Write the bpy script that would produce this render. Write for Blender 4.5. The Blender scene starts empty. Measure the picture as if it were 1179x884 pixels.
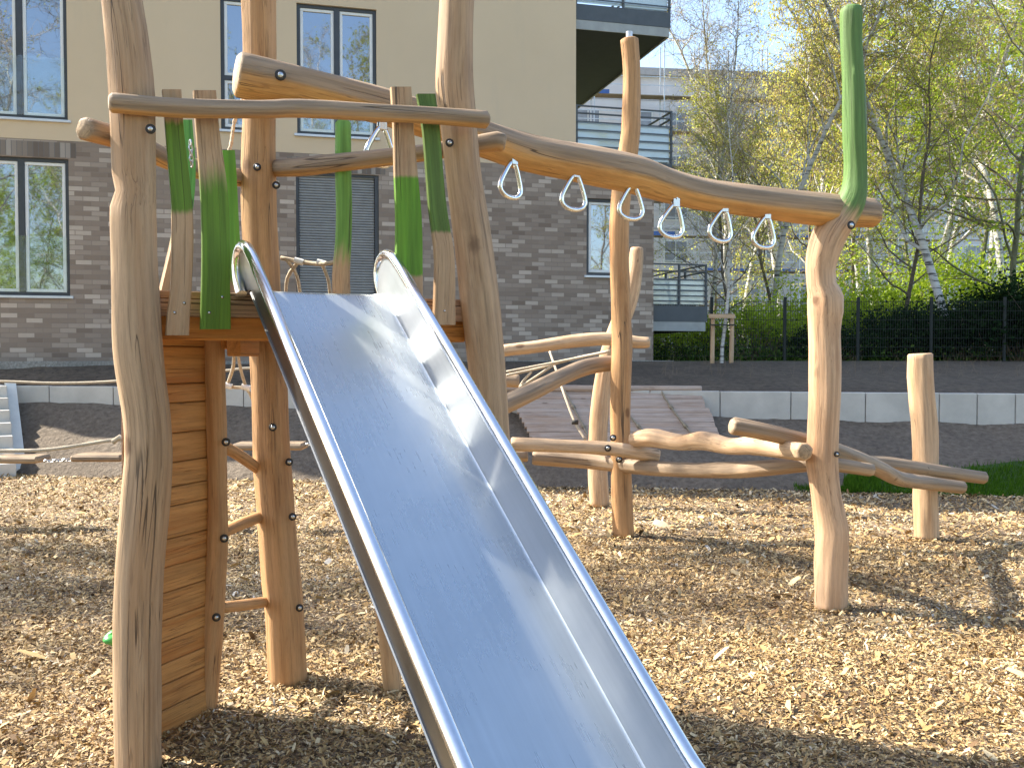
import bpy, math, random
import numpy as np
from mathutils import Vector, Matrix, noise
R = math.radians
C = bpy.context.scene
COL = C.collection
F_, PX, PY, YH, CH = 1100.0, 589.5, 442.0, 410.0, 1.6
PITCH = math.atan((PY - YH) / F_)
cp, sp = math.cos(PITCH), math.sin(PITCH)

def at(px, py, D):
    """point whose picture position is (px,py) and whose distance ahead is D metres"""
    u, v = (px - PX) / F_, -(py - PY) / F_
    y = cp + v * sp
    z = -sp + v * cp
    k = D / y
    return Vector((u * k, D, CH + z * k))

# ------------------------------------------------------------------ helpers
def tag(o, label=None, cat=None, group=None, kind=None):
    if label: o['label'] = label
    if cat: o['category'] = cat
    if group: o['group'] = group
    if kind: o['kind'] = kind
    return o

def empty(name, loc, label=None, cat=None, group=None, rz=0.0):
    o = bpy.data.objects.new(name, None)
    COL.objects.link(o)
    o.location = loc
    o.rotation_euler = (0, 0, rz)
    o.empty_display_size = .1
    return tag(o, label, cat, group)

def children(o): return [c for c in bpy.data.objects if c.parent == o]
def copy_tree(o, parent=None):
    c = o.copy(); COL.objects.link(c); c.parent = parent
    for ch in children(o): copy_tree(ch, c)
    return c

class MB:
    def __init__(s):
        s.v = []; s.f = []; s.m = []; s.g = []; s.c = []
    def add(s, vs, fs, mi=0, gs=None, cs=None):
        n = len(s.v)
        s.v += [tuple(a) for a in vs]
        s.g += [tuple(a) for a in (gs if gs else vs)]
        s.c += list(cs) if cs is not None else [0.5] * len(vs)
        s.f += [tuple(i + n for i in f) for f in fs]
        s.m += (mi if isinstance(mi, list) else [mi] * len(fs))
        return s
    def box(s, c, h, ax=None, mi=0, bev=0.0, grain=0):
        """box centred c, half sizes h, axes ax (three unit vectors); grain = axis index of the long grain"""
        c = Vector(c)
        ax = ax or (Vector((1, 0, 0)), Vector((0, 1, 0)), Vector((0, 0, 1)))
        L = []
        b = min(bev, min(h) * .6)
        if b <= 0:
            for sx in (-1, 1):
                for sy in (-1, 1):
                    for sz in (-1, 1): L.append((sx * h[0], sy * h[1], sz * h[2]))
            F = [(0, 1, 3, 2), (4, 6, 7, 5), (0, 4, 5, 1), (2, 3, 7, 6), (0, 2, 6, 4), (1, 5, 7, 3)]
        else:
            idx = {}
            for sx in (-1, 1):
                for sy in (-1, 1):
                    for sz in (-1, 1):
                        for a in range(3):
                            p = [sx * (h[0] - b), sy * (h[1] - b), sz * (h[2] - b)]
                            p[a] = (sx, sy, sz)[a] * h[a]
                            idx[(sx, sy, sz, a)] = len(L); L.append(tuple(p))
            F = []
            for a in range(3):
                o1, o2 = (a + 1) % 3, (a + 2) % 3
                for sg in (-1, 1):
                    q = []
                    for u, w in ((-1, -1), (1, -1), (1, 1), (-1, 1)):
                        k = [0, 0, 0]; k[a] = sg; k[o1] = u; k[o2] = w
                        q.append(idx[(k[0], k[1], k[2], a)])
                    F.append(tuple(q if sg > 0 else q[::-1]))
            for a in range(3):
                o1, o2 = (a + 1) % 3, (a + 2) % 3
                for u in (-1, 1):
                    for w in (-1, 1):
                        k0 = [0, 0, 0]; k1 = [0, 0, 0]
                        k0[a] = -1; k1[a] = 1; k0[o1] = k1[o1] = u; k0[o2] = k1[o2] = w
                        q = [idx[(*k0, o1)], idx[(*k1, o1)], idx[(*k1, o2)], idx[(*k0, o2)]]
                        F.append(tuple(q if u * w < 0 else q[::-1]))
            for sx in (-1, 1):
                for sy in (-1, 1):
                    for sz in (-1, 1):
                        q = [idx[(sx, sy, sz, a)] for a in range(3)]
                        F.append(tuple(q if sx * sy * sz > 0 else q[::-1]))
        vs = [c + ax[0] * p[0] + ax[1] * p[1] + ax[2] * p[2] for p in L]
        o = noise.random() * 30
        gs = []
        for p in L:
            q = list(p)
            al = q.pop(grain)
            gs.append((q[0] + o, q[1] + o * 1.7, al + o))
        s.add(vs, F, mi, gs)
        return s
    def seg_box(s, a, b, w, t, up=Vector((0, 0, 1)), mi=0, bev=0.0):
        """board from a to b; w = half width across (perp to up), t = half thickness along up"""
        a, b = Vector(a), Vector(b)
        d = b - a; L = d.length; d.normalize()
        side = d.cross(up).normalized(); u2 = side.cross(d).normalized()
        return s.box((a + b) / 2, (L / 2, w, t), (d, side, u2), mi, bev, 0)
    def tube(s, pts, r, n=6, mi=0, closed=False, caps=True, v0=0.0):
        pts = [Vector(p[:3]) for p in pts]
        rs = r if isinstance(r, (list, tuple)) else [r] * len(pts)
        m = len(pts); vs = []; gs = []; fs = []
        T = []
        for i in range(m):
            if closed: t = pts[(i + 1) % m] - pts[i - 1]
            else: t = pts[min(i + 1, m - 1)] - pts[max(i - 1, 0)]
            if t.length < 1e-9: t = Vector((0, 0, 1))
            T.append(t.normalized())
        nrm = T[0].orthogonal().normalized(); al = v0
        for i in range(m):
            if i:
                al += (pts[i] - pts[i - 1]).length
                nrm = nrm - T[i] * nrm.dot(T[i])
                nrm = nrm.normalized() if nrm.length > 1e-6 else T[i].orthogonal().normalized()
            bn = T[i].cross(nrm)
            for k in range(n):
                a = 2 * math.pi * k / n
                vs.append(pts[i] + (nrm * math.cos(a) + bn * math.sin(a)) * rs[i])
                gs.append((math.cos(a) * rs[i], math.sin(a) * rs[i], al))
        for i in range(m if closed else m - 1):
            j = (i + 1) % m
            for k in range(n):
                k2 = (k + 1) % n
                fs.append((i * n + k, i * n + k2, j * n + k2, j * n + k))
        if not closed and caps:
            fs.append(tuple(range(n))[::-1]); fs.append(tuple(range((m - 1) * n, m * n)))
        return s.add(vs, fs, mi, gs)
    def build(s, name, mats, parent=None, smooth=False, loc=None, kind=None, sharp=None):
        me = bpy.data.meshes.new(name)
        off = Vector((0, 0, 0))
        if parent is not None:
            p = parent
            while p is not None:
                off = off + p.location; p = p.parent
        if loc is not None: off = off + Vector(loc)
        V = np.array(s.v, dtype=np.float64).reshape(-1, 3) - np.array(off)
        me.from_pydata(V.tolist(), [], s.f)
        for m in (mats if isinstance(mats, (list, tuple)) else [mats]): me.materials.append(m)
        me.polygons.foreach_set('material_index', s.m)
        a = me.attributes.new('g', 'FLOAT_VECTOR', 'POINT')
        a.data.foreach_set('vector', np.array(s.g, dtype=np.float32).ravel())
        a = me.attributes.new('c', 'FLOAT', 'POINT')
        a.data.foreach_set('value', np.array(s.c, dtype=np.float32))
        if smooth:
            me.polygons.foreach_set('use_smooth', [True] * len(me.polygons))
            if sharp: me.set_sharp_from_angle(angle=R(sharp))
        me.update()
        o = bpy.data.objects.new(name, me)
        COL.objects.link(o)
        if parent is not None: o.parent = parent
        if loc is not None: o.location = loc
        if kind: o['kind'] = kind
        return o

def crom(pts, step):
    """Catmull-Rom through (x,y,z,r) points"""
    P = [np.array(p, float) for p in pts]
    P = [2 * P[0] - P[1]] + P + [2 * P[-1] - P[-2]]
    out = []
    for i in range(1, len(P) - 2):
        L = np.linalg.norm((P[i + 1] - P[i])[:3])
        n = max(1, int(L / step))
        for k in range(n):
            t = k / n
            out.append(.5 * ((2 * P[i]) + (-P[i - 1] + P[i + 1]) * t + (2 * P[i - 1] - 5 * P[i] + 4 * P[i + 1] - P[i + 2]) * t * t
                             + (-P[i - 1] + 3 * P[i] - 3 * P[i + 1] + P[i + 2]) * t ** 3))
    out.append(P[-2])
    return out

_ls = [0]
def add_log(mb, pts, segs=28, step=.045, lump=.07, capmi=1, bev=.012, seed=None, facet=.75):
    """a hewn log: pts (x,y,z,r)"""
    _ls[0] += 1
    sd = (seed if seed is not None else _ls[0]) * 7.31
    S = crom(pts, step)
    m = len(S)
    pos = [Vector(p[:3]) for p in S]; rad = [max(p[3], .01) for p in S]
    T = [(pos[min(i + 1, m - 1)] - pos[max(i - 1, 0)]).normalized() for i in range(m)]
    # bevelled ends
    pos = [pos[0]] + [pos[0] + T[0] * bev] + pos[1:-1] + [pos[-1] - T[-1] * bev] + [pos[-1]]
    rad = [rad[0] - bev] + [rad[0]] + rad[1:-1] + [rad[-1]] + [rad[-1] - bev]
    T = [T[0]] + T + [T[-1]]
    m = len(pos)
    vs = []; gs = []; fs = []; nrm = T[0].orthogonal().normalized(); al = 0
    for i in range(m):
        if i:
            al += (pos[i] - pos[i - 1]).length
            nrm = (nrm - T[i] * nrm.dot(T[i])).normalized()
        bn = T[i].cross(nrm)
        for k in range(segs):
            a = 2 * math.pi * k / segs
            ca, sa = math.cos(a), math.sin(a)
            q = 1 + lump * noise.noise((ca * 1.1 + sd, sa * 1.1, al * 1.6)) + lump * .45 * noise.noise((ca * 2.6, sa * 2.6 + sd, al * 5))
            # hewn flats, turning slowly along the log
            fa = ((a * 7 / (2 * math.pi) + 1.3 * noise.noise((al * .6, sd, 0)) + 3.5) % 1.0 - .5) * 2 * math.pi / 7
            q *= 1 + facet * (math.cos(math.pi / 7) * 1.03 / math.cos(fa) - 1)
            rr = rad[i] * q
            vs.append(pos[i] + (nrm * ca + bn * sa) * rr)
            gs.append((ca * rr + sd, sa * rr + sd * .3, al + sd))
    for i in range(m - 1):
        for k in range(segs):
            k2 = (k + 1) % segs
            fs.append((i * segs + k, i * segs + k2, (i + 1) * segs + k2, (i + 1) * segs + k))
    mi = [0] * len(fs)
    n0 = len(vs)
    vs.append(pos[0]); gs.append((sd, sd * .3, sd)); vs.append(pos[-1]); gs.append((sd, sd * .3, al + sd))
    for k in range(segs):
        k2 = (k + 1) % segs
        fs.append((n0, k2, k)); mi.append(capmi)
        fs.append((n0 + 1, (m - 1) * segs + k, (m - 1) * segs + k2)); mi.append(capmi)
    cs = [((g[2] - sd) / max(al, .01)) for g in gs]   # 0..1 along the log
    mb.add(vs, fs, mi, gs, cs)
    return sd

def log(name, pts, mats, parent, **kw):
    mb = MB(); add_log(mb, pts, **kw)
    return mb.build(name, mats, parent, smooth=True, sharp=50)
def rows_to_pts(rows, D):
    out = []
    for r in rows:
        y, xl, xr = r[:3]
        d = r[3] if len(r) > 3 else D
        p = at((xl + xr) / 2, y, d)
        out.append((p.x, p.y, p.z, (xr - xl) / 2 * d / F_))
    return out
def ppts(L):
    """(px,py,D,r) -> points"""
    out = []
    for a in L:
        p = at(*a[:3]); out.append((p.x, p.y, p.z, a[3]))
    return out

# ------------------------------------------------------------------ materials
class NT:
    def __init__(s, name):
        s.m = bpy.data.materials.new(name); s.m.use_nodes = True
        s.t = s.m.node_tree; s.t.nodes.clear()
        s.out = s.n('ShaderNodeOutputMaterial')
    def n(s, typ, **kw):
        nd = s.t.nodes.new(typ)
        for k, v in kw.items():
            if k == 'inp':
                for a, b in v.items(): s.set(nd.inputs[a], b)
            else: setattr(nd, k, v)
        return nd
    def set(s, sock, v):
        if hasattr(v, 'is_output') or isinstance(v, bpy.types.NodeSocket): s.t.links.new(v, sock)
        else:
            if isinstance(v, (tuple, list)) and len(v) == 3 and sock.type == 'RGBA': v = (*v, 1)
            sock.default_value = v
    def math(s, op, a, b=0.0, c=0.0, clamp=False):
        nd = s.n('ShaderNodeMath', operation=op, use_clamp=clamp)
        s.set(nd.inputs[0], a); s.set(nd.inputs[1], b); s.set(nd.inputs[2], c)
        return nd.outputs[0]
    def vmul(s, a, b):
        nd = s.n('ShaderNodeVectorMath', operation='MULTIPLY'); s.set(nd.inputs[0], a); s.set(nd.inputs[1], b); return nd.outputs[0]
    def noise(s, vec, scale, detail=4, rough=.55, out=0):
        nd = s.n('ShaderNodeTexNoise'); s.set(nd.inputs['Vector'], vec); s.set(nd.inputs['Scale'], scale)
        nd.inputs['Detail'].default_value = detail; nd.inputs['Roughness'].default_value = rough
        return nd.outputs[out]
    def vor(s, vec, scale, feature='F1', out='Distance', rnd=1.0):
        nd = s.n('ShaderNodeTexVoronoi', feature=feature); s.set(nd.inputs['Vector'], vec); s.set(nd.inputs['Scale'], scale)
        nd.inputs['Randomness'].default_value = rnd
        return nd.outputs[out]
    def ramp(s, fac, stops, interp='LINEAR'):
        nd = s.n('ShaderNodeValToRGB'); s.set(nd.inputs[0], fac)
        cr = nd.color_ramp; cr.interpolation = interp
        while len(cr.elements) < len(stops): cr.elements.new(.5)
        for e, (p, c) in zip(cr.elements, stops):
            e.position = p; e.color = (*c, 1) if len(c) == 3 else c
        return nd.outputs[0]
    def sstep(s, x, lo, hi):
        nd = s.n('ShaderNodeMapRange', interpolation_type='SMOOTHSTEP')
        s.set(nd.inputs[0], x); s.set(nd.inputs[1], lo); s.set(nd.inputs[2], hi); nd.inputs[3].default_value = 0; nd.inputs[4].default_value = 1
        return nd.outputs[0]
    def mix(s, f, a, b, mode='MIX'):
        nd = s.n('ShaderNodeMix', data_type='RGBA', blend_type=mode)
        s.set(nd.inputs[0], f); s.set(nd.inputs[6], a); s.set(nd.inputs[7], b)
        return nd.outputs[2]
    def bump(s, h, strength=.3, dist=.01, nrm=None):
        nd = s.n('ShaderNodeBump'); s.set(nd.inputs['Height'], h)
        nd.inputs['Strength'].default_value = strength; nd.inputs['Distance'].default_value = dist
        if nrm is not None: s.set(nd.inputs['Normal'], nrm)
        return nd.outputs[0]
    def pri(s, **kw):
        nd = s.n('ShaderNodeBsdfPrincipled')
        for k, v in kw.items(): s.set(nd.inputs[k.replace('_', ' ')], v)
        s.t.links.new(nd.outputs[0], s.out.inputs[0])
        return nd
    def attr(s, name, out='Vector'): return s.n('ShaderNodeAttribute', attribute_name=name).outputs[out]
    def obj(s): return s.n('ShaderNodeTexCoord').outputs['Object']
    def pos(s): return s.n('ShaderNodeNewGeometry').outputs['Position']

def simple(name, col, rough=.6, metal=0.0, var=.12, scale=6.0, spec=None, bump=0.0):
    t = NT(name)
    p = t.pos()
    nz = t.noise(p, scale, 5, .6)
    c0 = tuple(max(0, c * (1 - var)) for c in col); c1 = tuple(min(1, c * (1 + var)) for c in col)
    c = t.ramp(nz, [(.3, c0), (.7, c1)])
    kw = dict(Base_Color=c, Roughness=rough, Metallic=metal)
    if bump: kw['Normal'] = t.bump(t.noise(p, scale * 12, 4), bump, .005)
    b = t.pri(**kw)
    if spec is not None: b.inputs['Specular IOR Level'].default_value = spec
    return t.m

GREEN = (.07, .165, .008)
def wood(name, base=(.50, .33, .19), dark=.55, light=1.3, grey=0.0, green=None, gcol=GREEN, crack=1.0, soft=.08, orange=0.0, greycol=(.26, .195, .135), glo=-.35):
    """green = list of (lo, hi) intervals of the along-log fraction that are painted"""
    t = NT(name)
    g = t.attr('g')
    s1 = t.noise(t.vmul(g, (42, 42, 1.6)), 1.0, 6, .62)
    s2 = t.noise(t.vmul(g, (9, 9, .8)), 1.0, 4, .6)
    s3 = t.noise(t.vmul(g, (130, 130, 5.0)), 1.0, 3, .6)
    c = t.ramp(s1, [(.22, tuple(b * dark for b in base)), (.5, base), (.78, tuple(min(1, b * light) for b in base))])
    red = (base[0] * .86, base[1] * .68, base[2] * .52)
    c = t.mix(t.math('MULTIPLY', t.sstep(s2, .48, .7), .55 + orange), c, red)
    pale = (min(1, base[0] * 1.18), min(1, base[1] * 1.25), min(1, base[2] * 1.35))
    c = t.mix(t.math('MULTIPLY', t.sstep(s2, .5, .28), .6), c, pale)
    c = t.mix(t.math('MULTIPLY', t.sstep(s3, .52, .75), .35), c, tuple(b * .45 for b in base))
    # broad stains and fine checking
    st_ = t.noise(t.vmul(g, (5, 5, 1.7)), 1.0, 5, .65)
    c = t.mix(t.math('MULTIPLY', t.sstep(st_, .52, .70), .42), c, (base[0] * .62, base[1] * .50, base[2] * .42))
    fc2 = t.noise(t.vmul(g, (26, 26, .7)), 1.0, 3, .6)
    fk = t.math('SUBTRACT', 1.0, t.sstep(t.math('ABSOLUTE', t.math('SUBTRACT', fc2, .5)), .0, .012))
    fk = t.math('MULTIPLY', fk, t.sstep(t.noise(t.vmul(g, (4, 4, 2.2)), 1.0, 2), .42, .58))
    c = t.mix(t.math('MULTIPLY', fk, .5), c, (base[0] * .3, base[1] * .24, base[2] * .2))
    s4 = t.noise(t.vmul(g, (260, 260, 22)), 1.0, 2, .6)
    c = t.mix(t.math('MULTIPLY', t.sstep(s4, .5, .8), .35), c, tuple(b * .5 for b in base))
    # knots
    kv = t.vor(t.vmul(g, (3.2, 3.2, 1.9)), 1.0)
    kn = t.math('ADD', kv, t.math('MULTIPLY', t.noise(g, 40, 3), .06))
    kf = t.sstep(kn, .15, .075)
    c = t.mix(t.math('MULTIPLY', kf, .75), c, (base[0] * .28, base[1] * .2, base[2] * .16))
    # grey weathering of the upper side
    if grey:
        nz = t.n('ShaderNodeSeparateXYZ'); t.set(nz.inputs[0], t.n('ShaderNodeNewGeometry').outputs['Normal'])
        gf = t.sstep(t.math('ADD', nz.outputs[2], t.math('MULTIPLY', t.math('SUBTRACT', s2, .5), .9)), glo, glo + .55)
        gc = t.ramp(s1, [(.25, tuple(a * .6 for a in greycol)), (.75, tuple(a * 1.45 for a in greycol))])
        c = t.mix(t.math('MULTIPLY', gf, grey), c, gc)
    if green:
        al = t.attr('c', 'Fac')
        wob = t.math('MULTIPLY', t.math('SUBTRACT', t.noise(t.vmul(g, (40, 40, 2.5)), 1.0, 4, .6), .5), soft)
        a2 = t.math('ADD', al, wob)
        tot = None
        for lo, hi in green:
            w = max(.004, soft * .35)
            f = t.math('MULTIPLY', t.sstep(a2, lo - w, lo + w), t.sstep(a2, hi + w, hi - w))
            tot = f if tot is None else t.math('MAXIMUM', tot, f)
        gc = t.ramp(s1, [(.25, tuple(a * .6 for a in gcol)), (.5, gcol), (.75, tuple(min(1, a * 1.5) for a in gcol))])
        gc = t.mix(t.math('MULTIPLY', t.sstep(s2, .5, .75), .4), gc, (gcol[0] * 1.5, gcol[1] * .8, gcol[2] * .9))
        c = t.mix(t.math('MULTIPLY', tot, .93), c, gc)
    # drying cracks along the grain
    cn = t.noise(t.vmul(g, (11, 11, .22)), 1.0, 2, .5)
    ck = t.math('SUBTRACT', 1.0, t.sstep(t.math('ABSOLUTE', t.math('SUBTRACT', cn, .5)), .0012, .005))
    ck = t.math('MULTIPLY', t.math('MULTIPLY', ck, t.sstep(t.noise(t.vmul(g, (3, 3, 1.4)), 1.0, 2), .46, .54)), crack)
    c = t.mix(t.math('MULTIPLY', ck, .8), c, (.045, .03, .02))
    h = t.math('SUBTRACT', t.math('ADD', t.math('MULTIPLY', s1, .5), t.math('MULTIPLY', s3, .3)), t.math('ADD', t.math('MULTIPLY', ck, .8), t.math('MULTIPLY', fk, .4)))
    b = t.pri(Base_Color=c, Roughness=.62, Normal=t.bump(h, .75, .007))
    b.inputs['Specular IOR Level'].default_value = .3
    return t.m

def endgrain(name, base=(.42, .29, .17)):
    t = NT(name)
    g = t.attr('g')
    s1 = t.noise(g, 60, 4); s2 = t.noise(g, 9, 3)
    w = t.n('ShaderNodeTexNoise'); t.set(w.inputs['Vector'], g); w.inputs['Scale'].default_value = 18
    c = t.ramp(t.math('ADD', t.math('MULTIPLY', s1, .5), t.math('MULTIPLY', s2, .5)), [(.35, tuple(b * .5 for b in base)), (.65, tuple(b * 1.1 for b in base))])
    ck = t.math('SUBTRACT', 1.0, t.sstep(t.vor(t.vmul(g, (22, 22, 22)), 1.0, 'DISTANCE_TO_EDGE'), .0, .03))
    c = t.mix(t.math('MULTIPLY', ck, .5), c, (.06, .04, .03))
    t.pri(Base_Color=c, Roughness=.75, Normal=t.bump(s1, .4, .004))
    return t.m

W_POST = wood('post_wood', (.44, .295, .175), grey=.2, dark=.5)
W_WARM = wood('warm_wood', (.44, .25, .115), orange=.1)
W_RAIL = wood('rail_wood', (.50, .27, .10), grey=.92, glo=-.95)
W_BEAM = wood('beam_wood', (.55, .30, .105), grey=.88, orange=.1, glo=-.5)
W_PALE = wood('pale_log_wood', (.53, .365, .225), crack=.7)
W_LOGG = wood('shaded_weathered_log_wood', (.42, .28, .165), grey=.85, glo=-.6)  # weathered grey, with the shade on these logs painted in as well
W_PANEL = wood('panel_wood', (.46, .225, .07), orange=.6, crack=.4, dark=.4)  # orange of light bounced off the chips is put into this colour
W_DECK = wood('deck_wood', (.30, .19, .12), orange=.1)
W_BACK = wood('bounce_tinted_wood', (.50, .22, .055), orange=.2, crack=.4)  # warm bounce light under the deck is painted in as orange
W_RAMP = wood('ramp_wood', (.42, .32, .25), dark=.6, crack=.6)
W_STEP = wood('step_wood', (.46, .30, .17), grey=.9)
END = endgrain('end_grain')
ENDP = endgrain('pale_end_grain', (.5, .38, .26))
G_BOUNCE = (.10, .30, .02)  # green brightened: bounce light put into the paint colour

def rough_metal(name, col=(.72, .73, .75), rough=.3, aniso=False):
    t = NT(name)
    g = t.attr('g')
    n1 = t.noise(t.vmul(g, (60, 2.0, 60)), 1.0, 5, .6)
    n2 = t.noise(g, 3.0, 4, .6)
    n3 = t.noise(t.vmul(g, (300, 14, 300)), 1.0, 3, .6)
    r = t.math('ADD', rough - .08, t.math('ADD', t.math('MULTIPLY', n2, .12), t.math('MULTIPLY', n1, .06)))
    c = t.ramp(t.math('ADD', t.math('MULTIPLY', n1, .5), t.math('MULTIPLY', n2, .5)), [(.3, tuple(x * .86 for x in col)), (.7, col)])
    sc = t.math('SUBTRACT', 1.0, t.sstep(t.math('ABSOLUTE', t.math('SUBTRACT', t.noise(t.vmul(g, (9, 5, 9)), 1.0, 4, .7), .5)), 0, .004))
    c = t.mix(t.math('MULTIPLY', sc, .05), c, tuple(x * .6 for x in col))
    nb = t.bump(t.math('ADD', t.math('MULTIPLY', n2, 1.0), t.math('MULTIPLY', n3, .005)), .10, .012)
    b1 = t.pri(Base_Color=c, Roughness=r, Metallic=1.0, Normal=nb)
    if aniso:
        b2 = t.n('ShaderNodeBsdfPrincipled'); t.set(b2.inputs['Base Color'], c); b2.inputs['Metallic'].default_value = 1.0
        b2.inputs['Roughness'].default_value = .72; t.set(b2.inputs['Normal'], nb)
        mx = t.n('ShaderNodeMixShader'); mx.inputs[0].default_value = .36; t.set(mx.inputs[1], b1.outputs[0]); t.set(mx.inputs[2], b2.outputs[0]); t.set(t.out.inputs[0], mx.outputs[0])
    return t.m
STEEL = rough_metal('brushed_steel', (.60, .645, .665), .27, True)
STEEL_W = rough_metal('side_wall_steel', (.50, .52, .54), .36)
STEEL_R = rough_metal('polished_steel', (.80, .81, .82), .17)
STEEL_D = rough_metal('shade_darkened_steel', (.24, .245, .25), .34)  # darkened: reflected ground shade is put into the metal colour
BOLT = simple('bolt_steel', (.55, .55, .55), .25, 1.0)
RUBBER_SHADE = simple('dark_rubber_recess_shade', (.03, .028, .025), .7)  # black parts, and the painted shade of bolt recesses
ROPE = simple('rope_fibre', (.50, .42, .31), .9, var=.25, scale=90, bump=.5)
ROPE_G = simple('dark_rope_fibre', (.25, .21, .15), .9, var=.25, scale=90)
CHAIN = simple('chain_metal', (.5, .5, .5), .35, 1.0)
WHITEP = simple('white_connector', (.75, .74, .7), .4)
GREENP = simple('green_plastic', (.05, .3, .06), .35)
REDP = simple('red_plastic', (.5, .02, .02), .4)

def bricks():
    t = NT('clinker_brick')
    p = t.n('ShaderNodeTexCoord').outputs['Object']
    s = t.n('ShaderNodeSeparateXYZ'); t.set(s.inputs[0], p)
    cb = t.n('ShaderNodeCombineXYZ'); t.set(cb.inputs[0], t.math('ADD', s.outputs[0], s.outputs[1])); t.set(cb.inputs[1], s.outputs[2])
    def brick(c1, c2, mo):
        b = t.n('ShaderNodeTexBrick', offset=.5, offset_frequency=2)
        t.set(b.inputs['Vector'], cb.outputs[0]); t.set(b.inputs['Color1'], c1); t.set(b.inputs['Color2'], c2); t.set(b.inputs['Mortar'], mo)
        b.inputs['Scale'].default_value = 1; b.inputs['Mortar Size'].default_value = .006; b.inputs['Mortar Smooth'].default_value = .3
        b.inputs['Brick Width'].default_value = .26; b.inputs['Row Height'].default_value = .083; b.inputs['Bias'].default_value = 0
        return b
    b = brick((0, 0, 0), (1, 1, 1), (.5, .5, .5))
    fac = b.outputs['Color']
    c = t.ramp(fac, [(0, (.18, .13, .097)), (.1, (.235, .178, .135)), (.45, (.275, .212, .163)), (.72, (.35, .28, .222)), (1.0, (.56, .465, .38))])
    c = t.mix(t.math('MULTIPLY', t.noise(p, 14, 4), .25), c, (.235, .17, .13))
    c = t.mix(b.outputs['Fac'], c, (.25, .195, .155))
    c = t.mix(t.math('MULTIPLY', t.sstep(t.noise(p, .5, 3), .4, .7), .18), c, (.29, .235, .19))
    t.pri(Base_Color=c, Roughness=.85, Normal=t.bump(t.math('SUBTRACT', t.noise(p, 60, 3), t.math('MULTIPLY', b.outputs['Fac'], 1.5)), .5, .006))
    return t.m
def soldier():
    t = NT('soldier_brick')
    p = t.n('ShaderNodeTexCoord').outputs['Object']
    s = t.n('ShaderNodeSeparateXYZ'); t.set(s.inputs[0], p)
    w = t.math('FLOOR', t.math('DIVIDE', s.outputs[0], .083))
    rn = t.n('ShaderNodeTexWhiteNoise', noise_dimensions='1D'); t.set(rn.inputs['W'], w)
    c = t.ramp(rn.outputs[0], [(0, (.14, .108, .085)), (.5, (.22, .178, .145)), (1, (.38, .33, .28))])
    fr = t.math('FRACT', t.math('DIVIDE', s.outputs[0], .083))
    mo = t.math('LESS_THAN', fr, .12)
    c = t.mix(mo, c, (.15, .14, .13))
    t.pri(Base_Color=c, Roughness=.85, Normal=t.bump(t.math('SUBTRACT', t.noise(p, 60, 3), mo), .5, .006))
    return t.m
BRICK = bricks(); SOLD = soldier()
def plaster():
    t = NT('beige_render')
    p = t.obj()
    n = t.noise(p, .6, 5, .6); n2 = t.noise(p, 120, 3, .7)
    s = t.noise(t.vmul(p, (2.5, 2.5, .35)), 1.0, 4, .6)
    c = t.ramp(n, [(.3, (.60, .465, .31)), (.7, (.65, .505, .34))])
    c = t.mix(t.math('MULTIPLY', t.sstep(s, .55, .8), .22), c, (.47, .40, .31))
    c = t.mix(t.math('MULTIPLY', t.math('SUBTRACT', 1.0, t.sstep(n2, .3, .5)), .12), c, (.35, .29, .21))
    t.pri(Base_Color=c, Roughness=.9, Normal=t.bump(n2, .5, .004))
    return t.m
PLASTER = plaster()
DFRAME = simple('anthracite_frame', (.045, .05, .058), .45)
WFRAME = simple('white_window_frame', (.74, .74, .72), .35, var=.04)
SILL = simple('aluminium_sill', (.6, .62, .66), .35, .4, var=.05)
STEELP = simple('grey_balcony_paint', (.07, .08, .09), .5)
SOFFIT = simple('dark_soffit', (.035, .04, .048), .75)
CONC = simple('concrete', (.52, .495, .445), .85, var=.12, scale=3, bump=.3)
CONCW = simple('pale_concrete', (.62, .62, .58), .85, var=.08, scale=4, bump=.2)
def glass():
    t = NT('window_glass')
    p = t.pos()
    g = t.n('ShaderNodeBsdfGlossy'); g.inputs['Roughness'].default_value = .02; t.set(g.inputs['Color'], (.86, .92, 1.0))
    t.set(g.inputs['Normal'], t.bump(t.noise(p, .9, 2), .05, .05))
    d = t.n('ShaderNodeBsdfDiffuse'); t.set(d.inputs['Color'], (.02, .025, .028))
    fr = t.n('ShaderNodeFresnel'); fr.inputs[0].default_value = 1.9
    mx = t.n('ShaderNodeMixShader'); t.set(mx.inputs[0], t.math('ADD', t.math('MULTIPLY', fr.outputs[0], 1.0), .24, clamp=True))
    t.set(mx.inputs[1], d.outputs[0]); t.set(mx.inputs[2], g.outputs[0]); t.set(t.out.inputs[0], mx.outputs[0])
    return t.m
GLASS = glass()
def guard(name, col, tr, gl=.12):
    t = NT(name)
    g = t.n('ShaderNodeBsdfGlossy'); g.inputs['Roughness'].default_value = .03
    d = t.n('ShaderNodeBsdfTransparent'); t.set(d.inputs[0], col)
    df = t.n('ShaderNodeBsdfDiffuse'); t.set(df.inputs[0], (.62, .72, .74))
    m1 = t.n('ShaderNodeMixShader'); m1.inputs[0].default_value = tr; t.set(m1.inputs[1], d.outputs[0]); t.set(m1.inputs[2], df.outputs[0])
    m2 = t.n('ShaderNodeMixShader'); m2.inputs[0].default_value = gl; t.set(m2.inputs[1], m1.outputs[0]); t.set(m2.inputs[2], g.outputs[0])
    t.set(t.out.inputs[0], m2.outputs[0])
    return t.m
GUARD = guard('guard_glass', (.97, .99, .985), .0, .05)
FROST = guard('frosted_balcony_glass', (.8, .9, .92), .72)
SHUT = simple('shutter_slat', (.27, .27, .265), .5, .2)

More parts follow.
